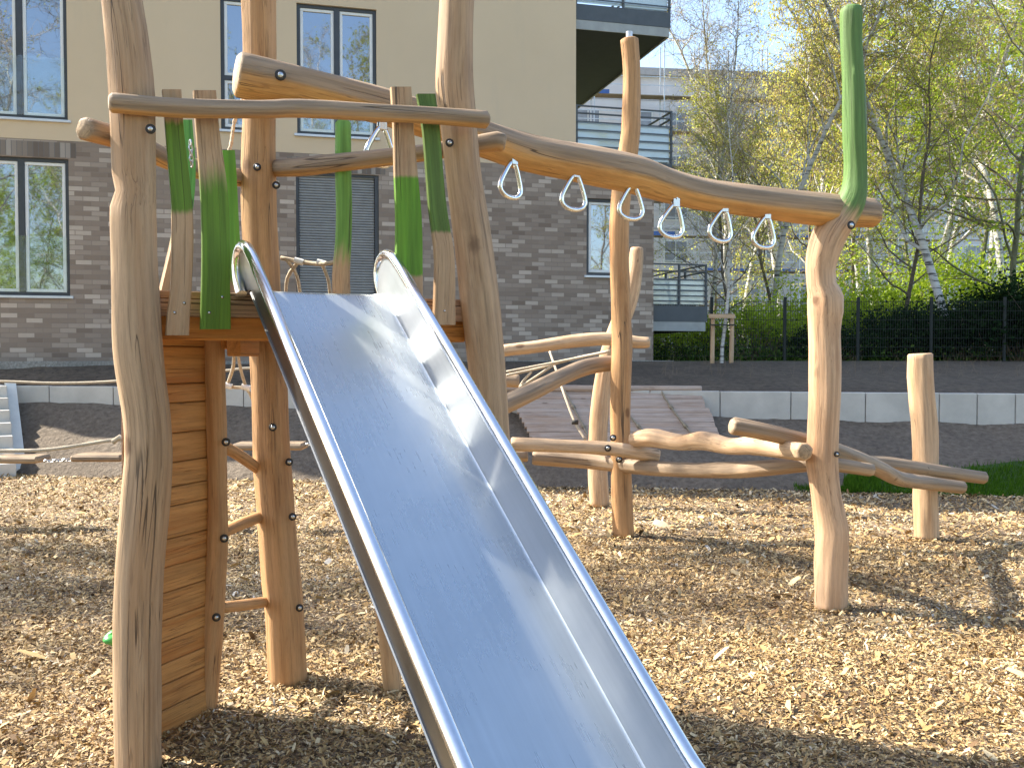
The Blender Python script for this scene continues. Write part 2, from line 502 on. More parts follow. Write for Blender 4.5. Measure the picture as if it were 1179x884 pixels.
def chips_ground():
    t = NT('wood_chip_bed')
    p = t.pos()
    v = t.n('ShaderNodeTexVoronoi'); t.set(v.inputs['Vector'], t.vmul(p, (38, 70, 40))); v.inputs['Scale'].default_value = 1
    rn = t.n('ShaderNodeSeparateColor'); t.set(rn.inputs[0], v.outputs['Color'])
    c = t.ramp(rn.outputs[0], [(0, (.045, .03, .018)), (.3, (.14, .095, .055)), (.6, (.27, .19, .11)), (.85, (.38, .29, .19)), (1, (.5, .42, .3))])
    c = t.mix(t.math('MULTIPLY', t.sstep(t.noise(p, 1.3, 4), .4, .7), .4), c, (.10, .07, .045))
    h = t.math('ADD', t.math('MULTIPLY', rn.outputs[1], .7), t.math('MULTIPLY', v.outputs['Distance'], -.6))
    t.pri(Base_Color=c, Roughness=.85, Normal=t.bump(h, 1.0, .02))
    return t.m
def chip_mat():
    t = NT('wood_chip')
    c = t.attr('c', 'Fac')
    g = t.attr('g')
    col = t.ramp(c, [(0, (.035, .02, .010)), (.16, (.11, .06, .025)), (.36, (.27, .16, .055)), (.58, (.43, .29, .12)), (.78, (.55, .41, .215)), (.92, (.64, .52, .34)), (1, (.44, .41, .36))])
    n = t.noise(t.vmul(t.pos(), (160, 160, 160)), 1.0, 3)
    col = t.mix(t.math('MULTIPLY', t.sstep(n, .45, .75), .3), col, (.12, .08, .045))
    t.pri(Base_Color=col, Roughness=.75)
    return t.m
def soil(name, c0, c1, sc=22, b=.9, d=.05):
    t = NT(name)
    p = t.pos()
    n = t.noise(p, sc, 7, .7); n2 = t.noise(p, 1.1, 4)
    c = t.ramp(n, [(.3, c0), (.7, c1)])
    c = t.mix(t.math('MULTIPLY', t.sstep(n2, .4, .7), .35), c, tuple(a * .7 for a in c0))
    t.pri(Base_Color=c, Roughness=.95, Normal=t.bump(n, b, d))
    return t.m
SOIL = soil('bare_soil', (.10, .076, .055), (.26, .21, .16), 14, 1.0, .08)
BANK = soil('bark_mulch_bank', (.06, .044, .03), (.20, .152, .108), 9, 1.0, .12)
TERR = soil('terrace_ground', (.06, .08, .03), (.13, .15, .06), 8)
GRAVEL = soil('light_gravel', (.2, .19, .17), (.5, .48, .44), 30)
GRASSB = soil('lawn_base', (.03, .07, .01), (.07, .14, .02), 30)

def leaf(name, stops, tr=.5):
    t = NT(name)
    c = t.ramp(t.attr('c', 'Fac'), stops)
    d = t.n('ShaderNodeBsdfDiffuse'); t.set(d.inputs[0], c)
    tl = t.n('ShaderNodeBsdfTranslucent'); t.set(tl.inputs[0], c)
    m = t.n('ShaderNodeMixShader'); m.inputs[0].default_value = tr
    t.set(m.inputs[1], d.outputs[0]); t.set(m.inputs[2], tl.outputs[0]); t.set(t.out.inputs[0], m.outputs[0])
    return t.m
L_YEL = leaf('catkin_and_young_leaf', [(0, (.62, .43, .09)), (.5, (.64, .58, .12)), (1, (.52, .60, .13))], .65)  # this and the next two leaf colours are brightened to stand for backlight
L_GRN = leaf('fresh_green_leaf', [(0, (.18, .27, .02)), (.5, (.36, .48, .04)), (1, (.54, .62, .08))], .6)
L_OLV = leaf('olive_young_leaf', [(0, (.34, .30, .06)), (.5, (.46, .46, .09)), (1, (.52, .58, .12))], .6)
L_DRK = leaf('evergreen_leaf', [(0, (.006, .014, .006)), (.6, (.016, .034, .012)), (1, (.04, .065, .02))], .15)
GRASS = leaf('grass_blade', [(0, (.035, .09, .008)), (1, (.10, .21, .02))], .35)
def birch_bark():
    t = NT('birch_bark')
    g = t.attr('g'); p = t.pos()
    n = t.noise(t.vmul(p, (2, 2, 16)), 1.0, 5, .7)
    c = t.ramp(n, [(.38, (.07, .06, .055)), (.47, (.52, .50, .46)), (.8, (.68, .66, .61))])
    t.pri(Base_Color=c, Roughness=.8)
    return t.m
BIRCH = birch_bark()
BARK = simple('grey_brown_bark', (.13, .105, .075), .9, var=.35, scale=12, bump=.5)
BARKG = simple('mossy_bark', (.15, .15, .085), .9, var=.35, scale=10, bump=.5)
TWIG = simple('brown_twig', (.22, .165, .11), .9, var=.3)
TWIGP = simple('pale_twig', (.30, .26, .21), .9, var=.25)

# ------------------------------------------------------------------ camera, sun, sky
cam = bpy.data.cameras.new('camera'); co = bpy.data.objects.new('camera', cam); COL.objects.link(co)
co.location = (0, 0, CH); co.rotation_euler = (math.pi / 2 - PITCH, 0, 0)
cam.sensor_width = 36; cam.lens = 36 * F_ / 1179; cam.clip_end = 1500; cam.clip_start = .05
C.camera = co
SUN_EL = R(43); sd2 = Vector((-.95, .325)).normalized()
S = Vector((sd2.x * math.cos(SUN_EL), sd2.y * math.cos(SUN_EL), math.sin(SUN_EL)))
sl = bpy.data.lights.new('sun', 'SUN'); sl.energy = 5.0; sl.angle = R(.55); sl.color = (1, .92, .78)
so = bpy.data.objects.new('sun', sl); COL.objects.link(so)
so.rotation_euler = (-S).to_track_quat('-Z', 'Y').to_euler()
W = bpy.data.worlds.new('World'); C.world = W; W.use_nodes = True
nt = W.node_tree; bg = nt.nodes['Background']
sky = nt.nodes.new('ShaderNodeTexSky'); sky.sky_type = 'NISHITA'; sky.sun_disc = False
sky.sun_elevation = SUN_EL; sky.sun_rotation = math.atan2(S.x, S.y)
sky.air_density = 1.0; sky.dust_density = 1.6; sky.ozone_density = .8
nt.links.new(sky.outputs[0], bg.inputs[0]); bg.inputs[1].default_value = .125
C.view_settings.view_transform = 'Standard'; C.view_settings.look = 'None'; C.view_settings.gamma = 1
C.view_settings.use_curve_mapping = False
C.view_settings.exposure = 1.76
C.cycles.max_bounces = 6; C.cycles.transparent_max_bounces = 16

rng = random.Random(4)
nrg = np.random.default_rng(5)

# ------------------------------------------------------------------ ground
def ye(X): return 13.0 - (X + 6.96) * .155          # far edge of the chips
def yw(X): return 14.5 - (X + 7.0) * .0704           # retaining wall
def zwt(X): return 1.145 - (X + 7.0) * .0053
def zwb(X): return .93 - (X + 7.0) * .019
mb = MB(); mb.add([(-600, -600, -.12), (600, -600, -.12), (600, 900, -.12), (-600, 900, -.12)], [(0, 1, 2, 3)])
mb.build('ground', TERR, kind='structure')
# chips base
mb = MB(); vs = []; fs = []
xs = np.linspace(-16, 14, 121); nv = 90
for x in xs:
    for j in range(nv + 1):
        y = -6 + (ye(x) + .15 + 6) * j / nv
        z = -.035 + .03 * noise.noise((x * .8, y * .8, 0)) + .012 * noise.noise((x * 4, y * 4, 3))
        if j == nv: z -= .03
        vs.append((x, y, z))
for i in range(120):
    for j in range(nv):
        a = i * (nv + 1) + j; fs.append((a, a + nv + 1, a + nv + 2, a + 1))
mb.add(vs, fs); mb.build('wood_chip_ground', chips_ground(), smooth=True, kind='structure')
def gz(x, y): return -.035 + .03 * noise.noise((x * .8, y * .8, 0)) + .012 * noise.noise((x * 4, y * 4, 3))
# real chips
def make_chips():
    P = []
    def zone(n, y0, y1, sz, marg):
        y = np.sqrt(nrg.uniform(y0 * y0, y1 * y1, n)) if y0 > 0 else nrg.uniform(y0, y1, n)
        hw = .56 * y + marg
        x = nrg.uniform(-1, 1, n) * hw
        k = y < (13.0 - (x + 6.96) * .155) + nrg.uniform(-.1, .22, n)
        x, y = x[k], y[k]; n = len(x)
        L = sz * np.exp(nrg.normal(0, .45, n)); Wd = L * nrg.uniform(.18, .5, n)
        P.append(np.stack([x, y, L, Wd], 1))
    zone(150000, 3.0, 5.6, .0165, .5)
    zone(115000, 5.6, 8.5, .0195, .8)
    zone(95000, 8.5, 13.2, .027, 1.0)
    zone(700, 3.0, 8.5, .045, .5)
    A = np.concatenate(P); n = len(A)
    x, y, L, Wd = A.T
    z = np.array([gz(a, b) for a, b in zip(x, y)])
    th = nrg.uniform(0, 2 * np.pi, n)
    til = nrg.normal(0, .38, n); rol = nrg.normal(0, .45, n)
    d = np.stack([np.cos(th) * np.cos(til), np.sin(th) * np.cos(til), np.sin(til)], 1)
    s0 = np.stack([-np.sin(th), np.cos(th), np.zeros(n)], 1)
    up = np.cross(d, s0)
    s = s0 * np.cos(rol)[:, None] + up * np.sin(rol)[:, None]
    nn = np.cross(d, s)
    c = np.stack([x, y, z + .012 + np.abs(np.sin(til)) * L * .35 + nrg.uniform(0, .016, n)], 1)
    l2 = (L / 2)[:, None]; w2 = (Wd / 2)[:, None]
    ta = nrg.uniform(.3, 1, n)[:, None]; tb = nrg.uniform(.3, 1, n)[:, None]; bo = nrg.uniform(-.08, .25, n)[:, None] * l2
    V = np.stack([c - d * l2 - s * w2 * ta, c - s * w2 + nn * bo, c + d * l2 - s * w2 * tb,
                  c + d * l2 + s * w2 * tb, c + s * w2 + nn * bo, c - d * l2 + s * w2 * ta], 1).reshape(-1, 3)
    b = np.arange(n) * 6
    Fc = np.concatenate([np.stack([b, b + 1, b + 4, b + 5], 1), np.stack([b + 1, b + 2, b + 3, b + 4], 1)])
    me = bpy.data.meshes.new('wood_chips')
    me.vertices.add(len(V)); me.vertices.foreach_set('co', V.astype(np.float32).ravel())
    me.loops.add(Fc.size); me.loops.foreach_set('vertex_index', Fc.astype(np.int32).ravel())
    me.polygons.add(len(Fc)); me.polygons.foreach_set('loop_start', np.arange(len(Fc), dtype=np.int32) * 4)
    me.update(calc_edges=True)
    col = np.clip(nrg.beta(2.1, 1.9, n), 0, 1)
    # patchy: some areas carry more dark bark than others
    pat = np.array([noise.noise((a * .9, b_ * 1.5, 9)) for a, b_ in zip(x, y)])
    col = np.clip(col + pat * .22, 0, 1)
    a = me.attributes.new('c', 'FLOAT', 'POINT'); a.data.foreach_set('value', np.repeat(col, 6).astype(np.float32))
    me.materials.append(chip_mat())
    o = bpy.data.objects.new('wood_chips', me); COL.objects.link(o)
    tag(o, 'loose tan wood chips covering the play area', 'wood chips', kind='stuff')
make_chips()

# soil slope between the chips and the retaining wall
def slope_z(X, t):
    zt = zwb(X)
    sx = min(1, max(0, (X - 3.2) / 1.6))
    e1 = t ** .9
    e2 = .30 * min(1, t / .35) ** 1.0 * .55 + max(0, (t - .3) / .7) ** 1.2 * .84
    e = e1 * (1 - sx) + min(1, e2) * sx
    return -.03 + (zt + .03) * e + (.05 * noise.noise((X * 1.3, t * 3, 2)) + .02 * noise.noise((X * 5, t * 9, 2))) * (1 if 0 < t < 1 else 0)
def slope_pt(X, t):
    y = ye(X) + (yw(X) - ye(X)) * t
    return (X, y, slope_z(X, t))
mb = MB(); vs = []; fs = []; NX = 260; NT_ = 26
for i in range(NX + 1):
    X = -16 + 34 * i / NX
    for j in range(NT_ + 1): vs.append(slope_pt(X, j / NT_))
for i in range(NX):
    for j in range(NT_):
        a = i * (NT_ + 1) + j; fs.append((a, a + NT_ + 1, a + NT_ + 2, a + 1))
mb.add(vs, fs); mb.build('soil_slope', SOIL, smooth=True, kind='structure')
# lawn patch at right
mb = MB(); vs = []; fs = []
def lawn_lo(X): return .0
def lawn_hi(X): return .47 + .05 * math.sin(X * 2)
for i in range(61):
    X = 4.05 + 9 * i / 60
    k = min(1, (X - 4.05) / .9)
    for j in range(9):
        t = .02 + (lawn_hi(X) * k ** .5) * j / 8
        p = slope_pt(X, t); vs.append((p[0], p[1], p[2] + .006))
for i in range(60):
    for j in range(8):
        a = i * 9 + j; fs.append((a, a + 9, a + 10, a + 1))
mb.add(vs, fs); mb.build('lawn', GRASSB, smooth=True, kind='structure')
mb = MB(); V = []; Fq = []; cc = []
for i in range(16000):
    X = rng.uniform(3.9, 8.4) if i > 500 else rng.uniform(3.4, 4.2)
    k = min(1, max(0, (X - 4.0)) / .9)
    t = rng.uniform(.0, max(.06, lawn_hi(X) * k ** .5 + rng.gauss(0, .02)))
    p = slope_pt(X, min(.95, max(0.0, t)))
    h = rng.uniform(.03, .085); a = rng.uniform(0, 6.28); l = rng.uniform(0, .6) * h
    w = .006
    n0 = len(V)
    V += [(p[0] - math.cos(a) * w, p[1] - math.sin(a) * w, p[2]), (p[0] + math.cos(a) * w, p[1] + math.sin(a) * w, p[2]),
          (p[0] + l * math.sin(a), p[1] + l * math.cos(a), p[2] + h)]
    Fq.append((n0, n0 + 1, n0 + 2)); c_ = rng.random(); cc += [c_] * 3
mb.add(V, Fq, 0, None, cc)
tag(mb.build('grass', GRASS, kind='stuff'), 'short green grass beside the wood chips at right', 'grass')

# bank above the wall, terrace beyond
mb = MB(); vs = []; fs = []
for i in range(181):
    X = -18 + 40 * i / 180
    y0 = yw(X) + .1; z0 = zwt(X) - .06
    y1 = 15.9 + (X + 8) * .21; z1 = 1.5
    for j in range(9):
        t = j / 8
        vs.append((X, y0 + (y1 - y0) * t, z0 + (z1 - z0) * (t ** .8) + .035 * noise.noise((X * 2, t * 5, 4)) * (0 < j < 8)))
for i in range(180):
    for j in range(8):
        a = i * 9 + j; fs.append((a, a + 9, a + 10, a + 1))
mb.add(vs, fs); mb.build('mulch_bank', BANK, smooth=True, kind='structure')
mb = MB()
pts = [(-18 + 40 * i / 20) for i in range(21)]
vs = [(X, 15.9 + (X + 8) * .21, 1.5) for X in pts] + [(X * 12 + 0, 330, 1.5) for X in pts]
fs = [(i, i + 1, i + 22, i + 21) for i in range(20)]
mb.add(vs, fs); mb.build('terrace_ground', TERR, kind='structure')

# retaining wall of concrete blocks
wall = empty('retaining_wall', (0, yw(0), 0), 'low grey concrete block retaining wall along the foot of the mulch bank', 'wall')
X = -12.0; k = 0
while X < 13:
    w = .98 if X < 2.4 else (.98 if (int(X * 3) % 3) else .5)
    w = 1.0 if X < 3.5 else .52 + .5 * (k % 3 == 0)
    a = Vector((X + .006, yw(X), 0)); b = Vector((X + w - .006, yw(X + w), 0))
    if not (-8.6 < X < -6.4 and False):
        mbb = MB()
        zt = zwt(X); zb = zwb(X) - .35
        d = (b - a).normalized(); s_ = Vector((-d.y, d.x, 0))
        mbb.box(((a.x + b.x) / 2, (a.y + b.y) / 2, (zt + zb) / 2), ((b - a).length / 2, .06, (zt - zb) / 2), (d, s_, Vector((0, 0, 1))), 0, .008)
        mbb.build('block', CONC, wall)
    X += w; k += 1

# stairs at far left
st = empty('concrete_stairs', (-7.9, 12.8, 0), 'pale concrete garden stairs with a sloping cheek wall at the left edge', 'stairs')
mb = MB()
xr = at(9, 500, 13.2).x
n = 7
sdir = Vector((.52, -.855, 0)).normalized(); srt = Vector((.855, .52, 0)).normalized()
tp = at(6, 445, 14.4)
for i in range(n):
    z1 = 1.16 - i * .165
    c = Vector((tp.x, tp.y, 0)) + sdir * (i * .26 - .1) - srt * .85
    mb.box((c.x, c.y, (z1 - .3) / 2), (.85, .5, (z1 + .3) / 2), (srt, -sdir, Vector((0, 0, 1))), bev=.006)
mb.build('steps', CONC, st)
mb = MB()
prof = [(-.35, 1.19), (.0, 1.19), (1.62, .06), (1.62, -.2), (-.35, -.2)]
o_ = Vector((tp.x, tp.y, 0)) + srt * .01
vs = [o_ + sdir * p[0] + Vector((0, 0, p[1])) for p in prof] + [o_ + srt * .135 + sdir * p[0] + Vector((0, 0, p[1])) for p in prof]
m = len(prof)
fs = [tuple(range(m)), tuple(range(m, 2 * m))[::-1]] + [(i, i + m, (i + 1) % m + m, (i + 1) % m) for i in range(m)]
mb.add(vs, fs); mb.build('cheek_wall', CONCW, st)

# ------------------------------------------------------------------ apartment building
FA = math.atan2(.252, .968); fc, fs_ = math.cos(FA), math.sin(FA)
FX, FY = -7.8, 16.2
bld = empty('apartment_building', (FX, FY, 0), 'beige rendered and grey brick apartment building with balconies behind the playground', 'building', rz=FA)
def U(px):
    k = (px - PX) / F_
    return (k * FY - FX) / (fc - k * fs_)
def UZ(px, py):
    u = U(px); D = FY + fs_ * u
    return at(px, py, D).z
class LB(MB):
    """mesh in the local frame of the building"""
    def build(s, name, mats, parent, smooth=False):
        me = bpy.data.meshes.new(name); me.from_pydata([tuple(v) for v in s.v], [], s.f)
        for m_ in (mats if isinstance(mats, (list, tuple)) else [mats]): me.materials.append(m_)
        me.polygons.foreach_set('material_index', s.m)
        a = me.attributes.new('g', 'FLOAT_VECTOR', 'POINT'); a.data.foreach_set('vector', np.array(s.g, dtype=np.float32).ravel())
        o = bpy.data.objects.new(name, me); COL.objects.link(o); o.parent = parent
        return o
    def bx(s, u0, u1, y0, y1, z0, z1, mi=0, bev=0): return s.box(((u0 + u1) / 2, (y0 + y1) / 2, (z0 + z1) / 2), ((u1 - u0) / 2, (y1 - y0) / 2, (z1 - z0) / 2), None, mi, bev)
def wall_holes(u0, u1, z0, z1, holes, depth, thick=9.0, right=True, left=True):
    mb = LB()
    us = sorted({u0, u1} | {h[0] for h in holes} | {h[1] for h in holes}); zs = sorted({z0, z1} | {h[2] for h in holes} | {h[3] for h in holes})
    us = [u for u in us if u0 <= u <= u1]; zs = [z for z in zs if z0 <= z <= z1]
    for i in range(len(us) - 1):
        for j in range(len(zs) - 1):
            cu, cz = (us[i] + us[i + 1]) / 2, (zs[j] + zs[j + 1]) / 2
            if any(h[0] < cu < h[1] and h[2] < cz < h[3] for h in holes): continue
            mb.add([(us[i], 0, zs[j]), (us[i + 1], 0, zs[j]), (us[i + 1], 0, zs[j + 1]), (us[i], 0, zs[j + 1])], [(0, 1, 2, 3)])
    for a, b, c, d in holes:
        mb.add([(a, 0, c), (b, 0, c), (b, 0, d), (a, 0, d), (a, depth, c), (b, depth, c), (b, depth, d), (a, depth, d)],
               [(0, 4, 5, 1), (1, 5, 6, 2), (2, 6, 7, 3), (3, 7, 4, 0)])
    T = thick
    mb.add([(u1, 0, z0), (u1, T, z0), (u1, T, z1), (u1, 0, z1)], [(0, 1, 2, 3)])
    mb.add([(u0, 0, z0), (u0, T, z0), (u0, T, z1), (u0, 0, z1)], [(0, 3, 2, 1)])
    mb.add([(u0, T, z0), (u1, T, z0), (u1, T, z1), (u0, T, z1)], [(0, 3, 2, 1)])
    mb.add([(u0, 0, z1), (u1, 0, z1), (u1, T, z1), (u0, T, z1)], [(0, 1, 2, 3)])
    mb.add([(u0, 0, z0), (u1, 0, z0), (u1, T, z0), (u0, T, z0)], [(0, 3, 2, 1)])
    return mb
uL = -3.4; uM = U(662.5); uR = U(752)
zBr = 5.235
# windows: (u0,u1,z0,z1,kind)
wl = (U(-30), U(82), 2.62, 4.93); wu = (U(-30), U(82), 5.58, 7.90)
wn = (U(257), U(300), 5.58, 7.90); w3 = (U(344), U(435), 5.58, 7.90)
wsx = (U(342), U(437), 2.62, 4.90); wbr = (U(675), U(716), 3.17, 4.66)
wall_holes(uL, uM, zBr, 17.4, [wu, wn, w3] + [(a[0], a[1], 8.53, 10.85) for a in (wu, wn, w3)], .16).build('plaster_wall', PLASTER, bld)
wb_ = wall_holes(uL, uR, 1.2, zBr - .004, [wl, wsx, wbr], .16)
wb_.build('brick_wall', BRICK, bld)
lb = LB(); lb.bx(uL - .1, uM + .1, -.1, 9.1, 17.4, 17.62); lb.build('roof', STEELP, bld)
# soldier courses above the brick windows
for a in (wl, wsx):
    lb = LB(); lb.bx(a[0] - .15, a[1] + .12, -.004, .05, a[3] + .02, a[3] + .27); lb.build('soldier_course', SOLD, bld)
# gravel strip
lb = LB(); lb.bx(uL, uR + .2, -.55, 0.0, 1.3, 1.515)
gs_ = lb.build('gravel_strip', GRAVEL, None); gs_.location = (FX, FY, 0); gs_.rotation_euler = (0, 0, FA); gs_['kind'] = 'structure'

def window(a, panes=2, guardz=None, transom=None, sill=True, label=None):
    u0, u1, z0, z1 = a
    e = bpy.data.objects.new('window', None); COL.objects.link(e); e.parent = bld
    if label: e['label'] = label
    y0 = .05
    f = LB(); t = .06
    f.bx(u0, u1, y0, .15, z1 - t, z1 - .001); f.bx(u0, u1, y0, .15, z0 + .001, z0 + t)
    f.bx(u0 + .001, u0 + t, y0, .15, z0 + t, z1 - t); f.bx(u1 - t, u1 - .001, y0, .15, z0 + t, z1 - t)
    xs_ = [u0 + t, u1 - t]
    if panes == 2:
        m_ = (u0 + u1) / 2; f.bx(m_ - .05, m_ + .05, y0, .15, z0 + t, z1 - t); cells = [(u0 + t, m_ - .05), (m_ + .05, u1 - t)]
    else: cells = [(u0 + t, u1 - t)]
    zz = [(z0 + t, z1 - t)]
    if transom: f.bx(u0 + t, u1 - t, y0 + .002, .15, transom - .04, transom + .04); zz = [(z0 + t, transom - .04), (transom + .04, z1 - t)]
    f.build('frame', DFRAME, e)
    s = LB(); q = LB()
    for c0, c1 in cells:
        for y_0, y_1 in zz:
            w = .055
            s.bx(c0, c1, y0 + .02, .13, y_1 - w, y_1 - .001, bev=.006); s.bx(c0, c1, y0 + .02, .13, y_0 + .001, y_0 + w, bev=.006)
            s.bx(c0 + .001, c0 + w, y0 + .02, .13, y_0 + w, y_1 - w, bev=.006); s.bx(c1 - w, c1 - .001, y0 + .02, .13, y_0 + w, y_1 - w, bev=.006)
            q.add([(c0 + w, .1, y_0 + w), (c1 - w, .1, y_0 + w), (c1 - w, .1, y_1 - w), (c0 + w, .1, y_1 - w)], [(0, 1, 2, 3)])
    s.build('sash', WFRAME, e); q.build('pane', GLASS, e)
    if panes == 2:
        h = LB(); c0 = cells[1][0]; h.bx(c0 + .018, c0 + .04, y0 - .015, y0 + .02, (z0 + z1) / 2 - .16, (z0 + z1) / 2 - .04, bev=.004); h.build('handle', WFRAME, e)
    if sill:
        h = LB(); h.bx(u0 - .05, u1 + .05, -.045, .06, z0 - .045, z0 - .002, bev=.004); h.build('sill', SILL, e)
    if guardz:
        h = LB(); h.bx(u0 + .04, u1 - .04, .004, .02, z0 + .06, guardz); h.build('guard_glass', GUARD, e)
        h = LB()
    return e
window(wu, 2, 6.62); window(wl, 2, 3.62); window(wn, 1, None, 6.50); window(w3, 2, 6.62)
window(wbr, 1, None, None)
for a in (wu, wn, w3): window((a[0], a[1], 8.53, 10.85), 2 if a[1] - a[0] > 1 else 1, 9.57)
# closed roller shutter
e = bpy.data.objects.new('roller_shutter', None); COL.objects.link(e); e.parent = bld; e['label'] = 'window closed by a grey roller shutter'
f = LB(); a = wsx
f.bx(a[0], a[0] + .05, .03, .15, a[2], a[3]); f.bx(a[1] - .07, a[1], .03, .15, a[2], a[3]); f.bx(a[0] + .05, a[1] - .07, .03, .15, a[3] - .04, a[3]); f.build('frame', DFRAME, e)
f = LB(); z = a[2]
while z < a[3] - .06:
    f.bx(a[0] + .05, a[1] - .07, .07, .11, z, z + .043, bev=.012); z += .048
f.build('slats', SHUT, e)
f = LB(); f.bx(a[0] - .05, a[1] + .05, -.045, .06, a[2] - .045, a[2] - .002); f.build('sill', SILL, e)

def balcony(u0, u1, y0, y1, zs, zr, fascia, label, soffit=True, roof=False, glassz=(.1, .95)):
    e = bpy.data.objects.new('balcony', None); COL.objects.link(e); e.parent = bld; e['label'] = label
    f = LB(); f.bx(u0 + .02, u1 - .02, y0 + .02, y1, zs - fascia + .03, zs - .02); f.build('soffit', SOFFIT, e)
    f = LB(); f.bx(u0, u1, y0 - .02, y0 + .02, zs - fascia * .62, zs); f.bx(u1 - .02, u1 + .02, y0 + .02, y1, zs - fascia * .62, zs); f.build('fascia', STEELP, e)
    f = LB(); f.bx(u0, u1 - .02, y0 - .012, y0 + .018, zs - fascia, zs - fascia * .62 - .004); f.bx(u1 - .024, u1 + .006, y0 + .02, y1, zs - fascia, zs - fascia * .62 - .004); f.build('edge_band', simple('balcony_band', (.33, .34, .33), .6), e)
    f = LB()
    for h in (zr, zr - .14):
        f.bx(u0, u1 + .02, y0 - .02, y0 + .02, h - .025, h); f.bx(u1 - .02, u1 + .02, y0 + .022, y1, h - .025, h)
    k = 5
    for i in range(k):
        h = zs + .10 + (zr - .32 - zs - .1) * i / (k - 1)
        f.bx(u0, u1 + .02, y0 - .035, y0 - .022, h - .012, h + .012); f.bx(u1 + .022, u1 + .035, y0 - .02, y1, h - .012, h + .012)
    nn = 2
    for i in range(nn + 1):
        u = u0 + .02 + (u1 - u0 - .02) * i / nn
        f.bx(u - .02, u + .02, y0 - .021, y0 + .021, zs - fascia * .6, zr - .026)
    for i in range(1, 4):
        y = y0 + (y1 - y0) * i / 3 - .03
        f.bx(u1 - .021, u1 + .021, y - .02, y + .02, zs - fascia * .6, zr - .026)
    f.build('railing', STEELP, e)
    f = LB(); f.bx(u0 + .03, u1 - .03, y0 + .024, y0 + .032, zs + .04, zr - .30); f.bx(u1 - .032, u1 - .024, y0 + .04, y1, zs + .04, zr - .30); f.build('glass_panel', FROST, e)
    return e
ub = U(771)
zs1 = UZ(720, 8); balcony(uM + .01, ub, .1, 6.2, zs1, zs1 + 1.25, .48, 'upper corner balcony with dark soffit')
zs2 = UZ(720, 186); balcony(uM + .01, ub + .03, .05, 3.6, zs2, UZ(720, 124), .13, 'middle corner balcony with frosted glass and dark rails')
zs3 = UZ(785, 352); balcony(uR + .01, U(816), .15, 3.2, zs3, UZ(785, 303), .50, 'lowest balcony beside the brick corner')
f = LB(); f.bx(uM + .01, ub - .05, .06, 3.6, zBr + .0, zs2 - .135); f.build('slab_edge', PLASTER, bld)

# ------------------------------------------------------------------ far apartment block with scaffold
BA = R(7); bx0, by0 = at(640, 300, 58).x, 58.0
blk = empty('apartment_block', (bx0, by0, 0), 'long pale grey apartment block behind the birch trees', 'building', rz=BA)
PALEW = simple('pale_block_wall', (.60, .59, .62), .9, var=.08, scale=.6)  # wall tone lightened and tinted in place of haze
BLW = 46
ztop = 18.6
lb = LB(); lb.bx(0, BLW, 0, 12, 1, ztop); lb.build('wall', PALEW, blk)
lb = LB(); lb.bx(-.3, BLW + .3, -.35, 12, ztop, ztop + .45); lb.build('roof_edge', simple('block_roof_edge', (.36, .35, .36), .8), blk)
HAZEW = simple('hazed_window_glass', (.24, .26, .31), .2, var=.4, scale=.7)  # glass tone lightened to stand for haze
wm = None
cnt = 0
for fl in range(6):
    for i in range(16):
        if wm is None:
            lb = LB(); lb.bx(0, 1.5, -.04, .02, 0, 1.4, 0); lb.bx(.07, .72, -.06, -.041, .07, 1.33, 1); lb.bx(.78, 1.43, -.06, -.041, .07, 1.33, 1)
            wm = lb.build('window', [WFRAME, HAZEW], blk); o = wm
        else:
            o = wm.copy(); COL.objects.link(o)
        o.location = (1.2 + i * 2.75 + (.5 if i % 2 else 0), 0, 2.1 + fl * 2.6)
        cnt += 1
lb = LB()
for fl in range(7):
    z = 1.6 + fl * 2.6
    lb.bx(0, BLW, -.03, -.005, z - .05, z + .05)
lb.build('string_course', simple('block_band', (.40, .40, .43), .9), blk)
sc = empty('scaffolding', (bx0, by0 - 1.6, 0), 'steel scaffolding with planks and blue boards in front of the pale block', 'scaffolding', rz=BA)
lb = LB(); lp = LB(); lbl = LB()
for fl in range(8):
    z = 2.6 + fl * 2.05
    lb.bx(0, 24, -.4, .4, z - .05, z)
    for hh in (.55, 1.05): lp.bx(0, 24, -.45, -.42, z + hh - .025, z + hh + .025)
    if fl in (3, 7): lbl.bx(0 if fl == 3 else 0, 7 if fl == 3 else 3, -.47, -.455, z - .02, z + .22)
    if fl in (2, 3): lbl.bx(9, 19, -.47, -.455, z, z + .14)
for i in range(12):
    lp.bx(i * 2.1 - .03, i * 2.1 + .03, -.5, -.44, 1, 20); lp.bx(i * 2.1 - .03, i * 2.1 + .03, .4, .46, 1, 20)
for i in range(0, 11, 3):
    for fl in range(7):
        lp.tube([(i * 2.1, -.5, 2.6 + fl * 2.05), (i * 2.1 + 2.1, -.5, 4.65 + fl * 2.05)], .025, 4)
lb.build('plank_deck', simple('scaffold_plank', (.22, .16, .10), .8), sc)
lp.build('pole_frame', simple('scaffold_pole', (.45, .47, .5), .4, .6), sc)
lbl.build('blue_toe_board', simple('blue_board', (.04, .10, .32), .6), sc)

